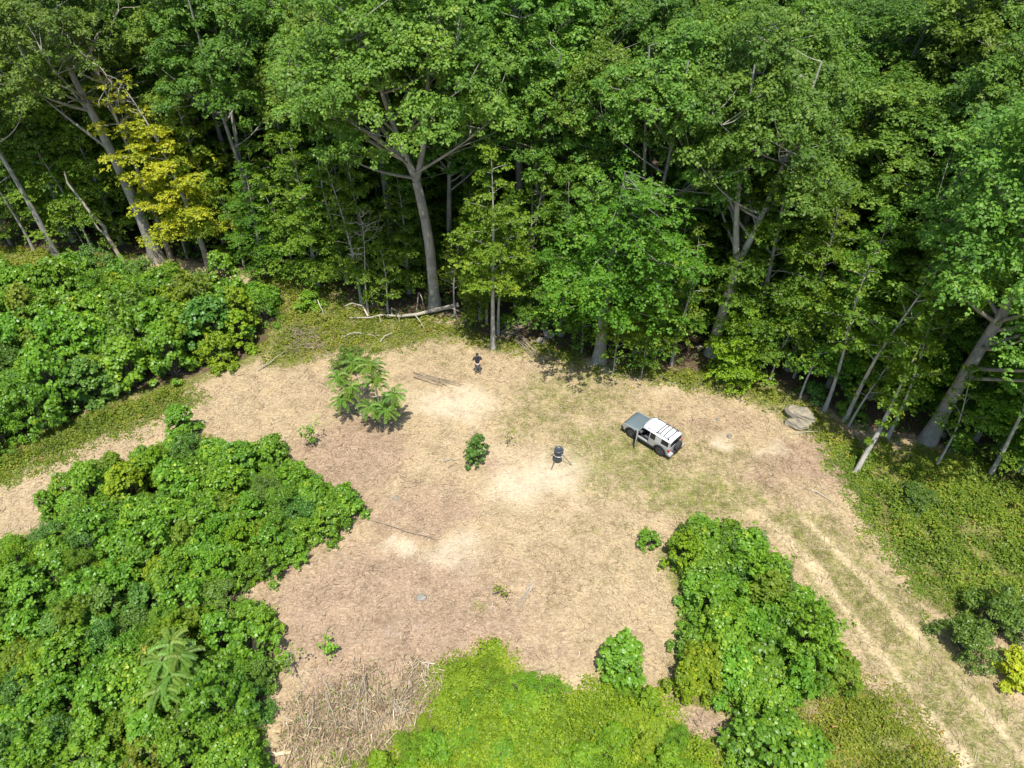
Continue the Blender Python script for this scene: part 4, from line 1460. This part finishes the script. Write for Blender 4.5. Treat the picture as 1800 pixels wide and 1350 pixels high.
M['silver'] = plain('silver_paint', (.44, .46, .46), .30, .35, .5, .6, nz=(1.2, .04))
M['hood'] = plain('sky_tinted_silver_paint', (.195, .25, .275), .28, .35, .5, .7, nz=(1.2, .05))  # silver paint with the blue sky reflection put into its colour
M['white'] = plain('white_paint', (.80, .80, .79), .35, 0, .5, .4, nz=(1.5, .03))
M['black'] = plain('black_plastic', (.028, .029, .031), .55, nz=(8, .2))
M['rubber'] = plain('tyre_rubber', (.035, .034, .033), .8, nz=(9, .25))
M['glass'] = plain('dark_glass', (.012, .013, .015), .06, 0, .6)
M['rim'] = plain('alloy_rim', (.34, .35, .36), .35, .8)
M['red'] = plain('red_lens', (.50, .012, .022), .2, 0, .6)
M['amber'] = plain('amber_lens', (.55, .18, .02), .2, 0, .6)
M['lens'] = plain('clear_lens', (.75, .77, .78), .1, 0, .7)
M['seat'] = plain('seat_fabric', (.085, .085, .088), .85, nz=(14, .25))
M['cabin'] = plain('cabin_trim', (.15, .15, .155), .7, nz=(6, .15))
M['chrome'] = plain('bumper_silver', (.60, .61, .61), .3, .5)
M['rack'] = plain('rack_tube', (.10, .105, .115), .4, .3)


def build_car():
    ax, ay = G(1135.0, 776.5, .41)
    hd = R(135.5)
    fw, rt = Vector((math.cos(hd), math.sin(hd), 0)), Vector((math.sin(hd), -math.cos(hd), 0))
    c = Vector((ax, ay, 0)) + rt * .66
    o = thing('off_road_car', 'silver boxy off-road car with white roof, rack and open driver door', 'car', (c.x, c.y, tz(c.x, c.y) + .02), hd, None, .81)
    W = .91

    def arch(cx, r=.50, n=10, z0=.44):
        return [(cx + r * math.cos(a), z0 + r * math.sin(a)) for a in [math.pi * k / n for k in range(n + 1)]]

    def side(pts, y, t):
        bm = bmesh.new()
        add_prism(bm, [(x, y, z) for x, z in pts], (0, t, 0))
        return bm
    XF, XR = 1.35, -1.34
    front = [(2.16, .46), (2.20, .80), (2.13, 1.06), (1.9, 1.11), (.80, 1.17), (.80, .46)] + [(.86, .44)] + arch(XF)[::-1][1:]
    rear = [(-.24, .46), (-.24, 1.17), (-2.08, 1.17), (-2.12, .60), (-2.08, .52)] + arch(XR)[::-1]
    full = [(2.16, .46), (2.20, .80), (2.13, 1.06), (1.9, 1.11), (.80, 1.17), (-2.08, 1.17), (-2.12, .60), (-2.08, .52)] + arch(XR)[::-1] + arch(XF)[::-1]
    body = bm_obj('body', side(front, W - .06, .06), M['silver'], o)
    bm_obj('quarter_panel', side(rear, W - .06, .06), M['silver'], o)
    bm_obj('side_panel', side(full, -W, .06), M['silver'], o)
    # floor, firewall and luggage deck
    bm = bmesh.new()
    add_box(bm, (0, 0, .50), (4.1, 1.66, .10))
    add_box(bm, (.86, 0, .80), (.08, 1.66, .62))
    add_box(bm, (-1.3, 0, .72), (1.45, 1.60, .34))
    add_box(bm, (1.5, 0, .75), (1.1, 1.1, .45))
    bm_obj('floor_pan', bm, M['black'], o)
    # hood: crowned sheet
    nx, ny = 9, 9
    V, F = [], []
    for i in range(nx):
        for j in range(ny):
            u, w = i / (nx - 1), -1 + 2 * j / (ny - 1)
            x = .78 + u * 1.36
            e = abs(w) ** 6
            z = 1.205 - .055 * u - .13 * max(0, u - .82) / .18 * .6 - .05 * e + (.028 if abs(w) < .55 else 0) * (1 - u ** 8)
            V.append((x - .05 * w * w * u, w * (W + .003 - .045 * u), z))
    for i in range(nx - 1):
        for j in range(ny - 1):
            F.append((i * ny + j, (i + 1) * ny + j, (i + 1) * ny + j + 1, i * ny + j + 1))
    me = mesh_np('hood', np.array(V), np.array(F), M['hood'], True)
    link('hood', me, o)
    # grille and lamps
    bm = bmesh.new()
    add_box(bm, (2.15, 0, .86), (.10, 1.60, .34))
    bm_obj('grille', bm, M['black'], o, bevel=.02)
    for s in (-1, 1):
        bm = bmesh.new()
        add_lathe(bm, [(.115, 2.20), (.115, 2.225), (.05, 2.24)], 'X', (0, s * .60, .88), 20)
        bm_obj('headlight', bm, M['lens'], o, True)
        bm = bmesh.new()
        add_box(bm, (2.12, s * .84, .90), (.12, .12, .14))
        bm_obj('indicator', bm, M['amber'], o, bevel=.02)
    bm = bmesh.new()
    add_prism(bm, [(2.08, y, z) for y, z in [(-.93, .46), (.93, .46), (.93, .68), (-.93, .68)]], (.26, 0, 0))
    bm_obj('front_bumper', bm, M['black'], o, bevel=.05)
    bm = bmesh.new()
    add_prism(bm, [(-2.30, y, z) for y, z in [(-.93, .50), (.93, .50), (.93, .64), (-.93, .64)]], (.24, 0, 0))
    bm_obj('rear_bumper', bm, M['black'], o, bevel=.04)
    for s in (-1, 1):
        bm = bmesh.new()
        add_box(bm, (-2.20, s * .73, .59), (.26, .44, .20))
        bm_obj('bumper_corner', bm, M['chrome'], o, bevel=.05)
    # fender flares and rocker
    for cx in (XF, XR):
        for s in (-1, 1):
            bm = bmesh.new()
            a0 = arch(cx, .49, 12)
            a1 = arch(cx, .60, 12)
            pts = a0 + a1[::-1]
            add_prism(bm, [(x, s * (W - .01), z) for x, z in pts], (0, s * .055, 0))
            bm_obj('fender_flare', bm, M['black'], o)
    for s in (-1, 1):
        bm = bmesh.new()
        add_box(bm, (0, s * (W - .02), .47), (1.72, .13, .14))
        bm_obj('rocker', bm, M['black'], o, bevel=.03)
    bm = bmesh.new()
    add_box(bm, (.28, W - .10, .555), (1.02, .16, .03))
    bm_obj('door_sill', bm, M['chrome'], o)
    # wheels
    for cx in (XF, XR):
        for s in (-1, 1):
            bm = bmesh.new()
            add_lathe(bm, [(.24, s * .66), (.38, s * .66), (.41, s * .70), (.41, s * .88), (.38, s * .925), (.245, s * .925)], 'Y', (cx, 0, .41), 32)
            w = bm_obj('wheel', bm, M['rubber'], o, True)
            bm = bmesh.new()
            add_lathe(bm, [(.245, s * .91), (.245, s * .928), (.20, s * .90), (.07, s * .895), (.06, s * .925), (.02, s * .93)], 'Y', (cx, 0, .41), 24)
            bm_obj('rim', bm, M['rim'], w)
            bm = bmesh.new()
            for k in range(6):
                a = k * math.pi / 3 + .3
                add_box(bm, (cx + .15 * math.cos(a), s * .917, .41 + .15 * math.sin(a)), (.10, .02, .05), Matrix.Rotation(-a, 3, 'Y'))
            bm_obj('rim_opening', bm, M['black'], w)

    # upper body
    def up(x, t, s=1):
        return Vector((x, s * (W - .01 - .13 * t), 1.165 + .535 * t))

    def slab(name, quad, mat, s, th=.035, parent=o):
        bm = bmesh.new()
        pts = [up(x, t, s) for x, t in quad]
        add_prism(bm, pts, (0, -s * th, 0))
        return bm_obj(name, bm, mat, parent)
    for s in (-1, 1):
        slab('pillar', [(.82, 0), (.70, 0), (.43, 1), (.52, 1)], M['silver'], s)
        slab('pillar', [(-.24, 0), (-.30, 0), (-.30, 1), (-.24, 1)], M['silver'], s)
        slab('pillar', [(-.78, 0), (-1.30, 0), (-1.30, 1), (-.74, 1)], M['silver'], s)
        slab('pillar', [(-1.95, 0), (-2.08, 0), (-2.02, 1), (-1.92, 1)], M['silver'], s)
        slab('window_header', [(.44, .93), (-.30, .93), (-.30, 1.02), (.42, 1.02)], M['silver'], s)
        slab('belt_rail', [(-1.30, 0), (-1.95, 0), (-1.95, .16), (-1.30, .16)], M['silver'], s)
        slab('side_window', [(-.30, .02), (-.78, .02), (-.75, .95), (-.30, .95)], M['glass'], s, .02)
        slab('side_window', [(-1.30, .16), (-1.95, .16), (-1.92, .95), (-1.30, .95)], M['glass'], s, .02)
        if s == -1:
            slab('side_window', [(.70, .02), (-.24, .02), (-.24, .95), (.44, .95)], M['glass'], s, .02)
    # windscreen
    bm = bmesh.new()
    add_prism(bm, [(.80, -.84, 1.19), (.80, .84, 1.19), (.47, .75, 1.68), (.47, -.75, 1.68)], (.02, 0, .01))
    bm_obj('windscreen', bm, M['glass'], o)
    # rear end
    bm = bmesh.new()
    add_box(bm, (-2.085, 0, .89), (.06, 1.80, .60))
    bm_obj('tailgate', bm, M['silver'], o, bevel=.015)
    bm = bmesh.new()
    add_prism(bm, [(-2.095, -.74, 1.22), (-2.095, .74, 1.22), (-2.04, .68, 1.64), (-2.04, -.68, 1.64)], (.02, 0, 0))
    bm_obj('rear_window', bm, M['glass'], o)
    bm = bmesh.new()
    for s in (-1, 1):
        add_prism(bm, [(-2.10, s * .90, 1.17), (-2.10, s * .74, 1.17), (-2.045, s * .68, 1.70), (-2.045, s * .79, 1.70)], (.03, 0, 0))
    add_prism(bm, [(-2.10, -.74, 1.17), (-2.10, .74, 1.17), (-2.093, .74, 1.225), (-2.093, -.74, 1.225)], (.03, 0, 0))
    bm_obj('rear_window_frame', bm, M['silver'], o)
    for s in (-1, 1):
        bm = bmesh.new()
        add_box(bm, (-2.06, s * .83, .98), (.18, .19, .22))
        bm_obj('tail_light', bm, M['red'], o, bevel=.03)
    bm = bmesh.new()
    add_lathe(bm, [(.05, -2.13), (.36, -2.13), (.40, -2.17), (.40, -2.34), (.37, -2.385), (.05, -2.40)], 'X', (0, -.12, .98), 36)
    sp = bm_obj('spare_wheel', bm, M['rubber'], o, True)
    # roof: crowned white sheet with turned down edge
    nx, ny = 13, 13
    V, F = [], []
    for i in range(nx):
        for j in range(ny):
            u, w = i / (nx - 1), -1 + 2 * j / (ny - 1)
            x = .56 - u * 2.64
            e = abs(w) ** 5
            ends = max(0, (u - .93) / .07) ** 2 * .07 + max(0, (.10 - u) / .10) ** 2 * .06
            V.append((x - (.10 * w * w if u < .3 else 0) * (1 - u / .3), w * (.80 - .02 * abs(u - .5)), 1.80 - .035 * w * w - .085 * e - ends + .012 * math.sin(max(0, min(1, (u - .1) / .8)) * math.pi)))
    for i in range(nx - 1):
        for j in range(ny - 1):
            F.append((i * ny + j, i * ny + j + 1, (i + 1) * ny + j + 1, (i + 1) * ny + j))
    me = mesh_np('roof', np.array(V), np.array(F), M['white'], True)
    ro = link('roof', me, o)
    md = ro.modifiers.new('thick', 'SOLIDIFY')
    md.thickness = .03
    # rack
    rk = o
    for s in (-1, 1):
        tube_obj('rack_rail', [(np.array([[.05, s * .66, 1.78], [-.0, s * .66, 1.83], [-.75, s * .66, 1.86], [-1.7, s * .66, 1.85], [-1.8, s * .66, 1.78]]), [.018] * 5, 7)], M['rack'], rk)
        tube_obj('rack_rail', [(np.array([[-.72, s * .60, 1.80], [-.74, s * .60, 1.93], [-1.2, s * .60, 1.94], [-1.74, s * .60, 1.93], [-1.78, s * .60, 1.80]]), [.034] * 5, 7)], M['rack'], rk)
        for xx in (.03, -.72, -1.78):
            bm = bmesh.new()
            add_box(bm, (xx, s * .65, 1.80), (.10, .07, .07))
            bm_obj('rack_foot', bm, M['black'], rk, bevel=.01)
    for xx in (-.76, -.98, -1.32, -1.74):
        tube_obj('rack_bar', [(np.array([[xx, -.62, 1.92], [xx, 0, 1.925], [xx, .62, 1.92]]), [.034] * 3, 7)], M['rack'], rk)
    # open driver door, hinged at the front post
    hinge = link('door', None, o)
    hinge.location = (.80, W - .02, 0)
    hinge.rotation_euler = (0, 0, R(-118 + 180) * -1 if False else R(-62))
    L_ = 1.02
    def door_piece(name, quad, mat, y, t):
        bm = bmesh.new()
        add_prism(bm, [(x, y, z) for x, z in quad], (0, t, 0))
        return bm_obj(name, bm, mat, hinge)
    door_piece('door_skin', [(-.02, .52), (-L_, .52), (-L_, 1.17), (-.02, 1.17)], M['silver'], -.03, .05)
    door_piece('door_trim', [(-.04, .55), (-L_ + .03, .55), (-L_ + .03, 1.15), (-.04, 1.15)], M['cabin'], -.075, .044)
    door_piece('door_glass', [(-.10, 1.17), (-L_ + .03, 1.17), (-L_ + .03, 1.64), (-.38, 1.64)], M['glass'], -.02, .015)
    bm = bmesh.new()
    for q in ([(-.02, 1.17), (-.10, 1.17), (-.38, 1.66), (-.30, 1.68)], [(-.33, 1.64), (-L_, 1.64), (-L_, 1.69), (-.30, 1.69)], [(-L_ + .04, 1.17), (-L_, 1.17), (-L_, 1.66), (-L_ + .04, 1.66)]):
        add_prism(bm, [(x, -.03, z) for x, z in q], (0, .04, 0))
    bm_obj('window_frame', bm, M['silver'], hinge)
    bm = bmesh.new()
    add_box(bm, (-.22, .13, 1.22), (.12, .22, .17))
    bm_obj('mirror', bm, M['black'], hinge, bevel=.03)
    bm = bmesh.new()
    add_box(bm, (.62, -W - .10, 1.22), (.12, .22, .17))
    bm_obj('mirror', bm, M['black'], o, bevel=.03)
    bm = bmesh.new()
    add_box(bm, (-.88, .03, 1.0), (.16, .04, .04))
    bm_obj('handle', bm, M['black'], hinge, bevel=.01)
    # cabin
    for y in (.42, -.42):
        bm = bmesh.new()
        add_box(bm, (.05, y, .72), (.52, .50, .22))
        s_ = bm_obj('seat', bm, M['seat'], o, True, .05)
        bm = bmesh.new()
        add_box(bm, (-.24, y, 1.05), (.16, .48, .62), Matrix.Rotation(R(-12), 3, 'Y'))
        bm_obj('seat_back', bm, M['seat'], s_, True, .05)
        bm = bmesh.new()
        add_box(bm, (-.32, y, 1.45), (.09, .26, .18))
        bm_obj('headrest', bm, M['seat'], s_, True, .03)
    bm = bmesh.new()
    add_box(bm, (.66, 0, 1.06), (.30, 1.62, .24))
    bm_obj('dashboard', bm, M['cabin'], o, bevel=.04)
    a = np.linspace(0, 2 * math.pi, 19)
    tube_obj('steering_wheel', [(np.stack([.44 + .07 * np.sin(a), .42 + .19 * np.cos(a), 1.13 + .17 * np.sin(a)], 1), [.016] * 19, 6)], M['black'], o)
    for xx in (.82, -1.90):
        for s_ in (-1, 1):
            bm = bmesh.new()
            add_box(bm, (xx, s_ * .84, .42), (.02, .20, .26))
            bm_obj('mud_flap', bm, M['black'], o)
    return o


build_car()


def build_feeder():
    x, y = G(980.8, 815)
    o = thing('tripod_feeder', 'black barrel game feeder on three thin legs in the clearing', 'feeder', (x, y, tz(x, y)), 0, None, (.76, .76, .90))
    bm = bmesh.new()
    add_lathe(bm, [(.10, .72), (.30, .88), (.36, .93), (.365, 1.06), (.375, 1.08), (.37, 1.34), (.36, 1.36)], 'Z', seg=32)
    bm_obj('barrel', bm, M['black'], o, True)
    bm = bmesh.new()
    add_lathe(bm, [(.372, .965), (.392, .97), (.392, 1.0), (.372, 1.005)], 'Z', seg=32)
    bm_obj('band', bm, M['chrome'], o, True)
    bm = bmesh.new()
    add_lathe(bm, [(.375, 1.355), (.385, 1.38), (.37, 1.42), (.27, 1.44), (.26, 1.425), (.02, 1.43)], 'Z', seg=32)
    bm_obj('lid', bm, plain('lid_plastic', (.055, .062, .075), .38), o, True)
    bm = bmesh.new()
    add_box(bm, (.25, -.275, 1.16), (.11, .012, .07), Matrix.Rotation(R(42), 3, 'Z'))
    bm_obj('maker_plate', bm, M['white'], o)
    bm = bmesh.new()
    add_box(bm, (0, 0, .66), (.20, .20, .16))
    bm_obj('spinner_box', bm, M['black'], o, bevel=.02)
    for fx, fy in ((968.5, 826), (1005.2, 818), (969, 800)):
        gx, gy = G(fx, fy)
        d = Vector((gx - x, gy - y, 0)) / .76
        u = d.normalized()
        tube_obj('leg', [(np.array([[u.x * .34, u.y * .34, 1.0], [u.x * .40, u.y * .40, .86], [d.x, d.y, .0]]), [.026, .026, .026], 7)], M['rack'], o)


build_feeder()


def camo():
    m, nt, p = newmat('camo_cloth')
    tc = N(nt, 'ShaderNodeTexCoord')
    n = noise(nt, 9, 3, .6, tc.outputs['Object'], 1.0)
    r = ramp(nt, [(.40, (.06, .062, .07)), (.47, (.17, .17, .18)), (.54, (.08, .08, .09)), (.60, (.32, .32, .33))], n.outputs[0])
    r.color_ramp.interpolation = 'CONSTANT'
    nt.links.new(r.outputs[0], p.inputs['Base Color'])
    p.inputs['Roughness'].default_value = .9
    return m


def skin_mesh(name, verts, edges, rad, mat, parent, root=0, sub=2):
    me = bpy.data.meshes.new(name)
    me.from_pydata(verts, edges, [])
    o = link(name, me, parent)
    md = o.modifiers.new('skin', 'SKIN')
    md.use_smooth_shade = True
    if not me.skin_vertices:
        bpy.context.view_layer.objects.active = o
    lay = me.skin_vertices[0].data
    for i, r in enumerate(rad):
        lay[i].radius = r if isinstance(r, tuple) else (r, r)
        lay[i].use_root = (i == root)
    sm = o.modifiers.new('sub', 'SUBSURF')
    sm.levels = sm.render_levels = sub
    me.materials.append(mat)
    return o


def build_person():
    x, y = G(840, 657)
    o = thing('person', 'person in black t-shirt and grey camouflage trousers looking down at hands', 'person', (x, y, tz(x, y)), R(6))
    skin = plain('skin', (.50, .30, .21), .55)
    shirt = plain('black_cotton', (.020, .022, .026), .9, nz=(20, .3))
    boot = plain('boot_leather', (.022, .020, .018), .6)
    hair = plain('dark_cap', (.040, .030, .024), .85)
    # facing -Y (towards the camera)
    V, E, Rd = [], [], []

    def v(p, r, prev=None):
        V.append(p)
        Rd.append(r)
        if prev is not None:
            E.append((prev, len(V) - 1))
        return len(V) - 1
    pel = v((0, 0, .98), (.15, .11))
    wa = v((0, .0, 1.14), (.14, .10), pel)
    ch = v((0, .02, 1.34), (.17, .115), wa)
    nb = v((0, .03, 1.48), (.085, .075), ch)
    nk = v((0, .01, 1.55), .055, nb)
    jaw = v((0, -.035, 1.62), (.062, .072), nk)
    hd_ = v((0, -.04, 1.70), (.078, .092), jaw)
    tp = v((0, -.03, 1.78), (.055, .065), hd_)
    for s in (-1, 1):
        sh = v((s * .19, .03, 1.42), .062, ch)
        el = v((s * .29, .0, 1.16), .045, sh)
        wr = v((s * .10, -.27, 1.10), .030, el)
        pm = v((s * .045, -.315, 1.105), (.036, .020), wr)
        for k in range(4):
            f1 = v((s * .012, -.335 - .012 * (k % 2), 1.135 - .022 * k), .010, pm)
            v((s * -.018, -.325 - .004 * k, 1.13 - .022 * k), .0085, f1)
        th = v((s * .05, -.30, 1.145), .011, pm)
        v((s * .025, -.315, 1.165), .009, th)
        hp = v((s * .10, .0, .90), .098, pel)
        kn = v((s * .125, -.02, .50), .062, hp)
        an = v((s * .14, .02, .10), .042, kn)
        v((s * .16, -.14, .045), (.042, .035), an)
    skin_mesh('body', V, E, Rd, skin, o)
    # clothing
    skin_mesh('t_shirt', [(0, 0, .97), (0, 0, 1.14), (0, .02, 1.34), (0, .03, 1.49), (.205, .03, 1.42), (-.205, .03, 1.42), (.295, .0, 1.20), (-.295, .0, 1.20)],
              [(0, 1), (1, 2), (2, 3), (2, 4), (2, 5), (4, 6), (5, 7)], [(.185, .14), (.175, .13), (.20, .145), .085, .088, .088, .075, .075], shirt, o)
    skin_mesh('trousers', [(0, 0, 1.0), (0, 0, .93), (.105, 0, .88), (-.105, 0, .88), (.13, -.02, .5), (-.13, -.02, .5), (.145, .015, .12), (-.145, .015, .12)],
              [(0, 1), (1, 2), (1, 3), (2, 4), (3, 5), (4, 6), (5, 7)], [(.165, .125), (.165, .13), .115, .115, .088, .088, .075, .075], camo(), o)
    for s in (-1, 1):
        skin_mesh('boot', [(s * .145, .03, .16), (s * .147, .03, .06), (s * .165, -.15, .05)], [(0, 1), (1, 2)], [.062, .062, (.055, .048)], boot, o, sub=1)
    bm = bmesh.new()
    add_lathe(bm, [(.102, 1.69), (.106, 1.74), (.098, 1.79), (.07, 1.83), (.02, 1.845)], 'Z', (0, -.03, 0), 20)
    bm_obj('cap', bm, hair, o, True)
    bm = bmesh.new()
    add_prism(bm, [(.09 * math.cos(a), -.06 + .13 * math.sin(a) - .03, 1.735) for a in [math.pi + math.pi * k / 8 for k in range(9)]], (0, 0, .012))
    bm_obj('cap_brim', bm, hair, o)
    for s in (-1, 1):
        bm = bmesh.new()
        add_box(bm, (s * .03, -.122, 1.695), (.02, .008, .01))
        bm_obj('eye', bm, hair, o)
    bm = bmesh.new()
    add_prism(bm, [(-.015, -.12, 1.655), (.015, -.12, 1.655), (0, -.125, 1.69)], (0, -.025, 0))
    bm_obj('nose', bm, skin, o)
    for s in (-1, 1):
        bm = bmesh.new()
        add_box(bm, (s * .085, -.03, 1.68), (.02, .035, .055))
        bm_obj('ear', bm, skin, o, True, .008)
    bm = bmesh.new()
    add_box(bm, (0, -.118, 1.628), (.045, .012, .010))
    bm_obj('mouth', bm, plain('lip', (.32, .12, .10), .5), o)
    # the device in the hands
    bm = bmesh.new()
    add_box(bm, (0, 0, 0), (.17, .10, .035))
    d = bm_obj('remote_controller', bm, plain('grey_plastic', (.42, .42, .43), .5), None, bevel=.01)
    bm = bmesh.new()
    add_box(bm, (0, .035, .05), (.15, .012, .085), Matrix.Rotation(R(25), 3, 'X'))
    bm_obj('screen', bm, M['glass'], d)
    c_, s_ = math.cos(R(6)), math.sin(R(6))
    dx, dy = 0, -.345
    d.location = (x + c_ * dx - s_ * dy, y + s_ * dx + c_ * dy, tz(x, y) + 1.115)
    d.rotation_euler = (0, 0, R(6))
    tag(d, 'small grey remote controller held by the person', 'controller')


build_person()
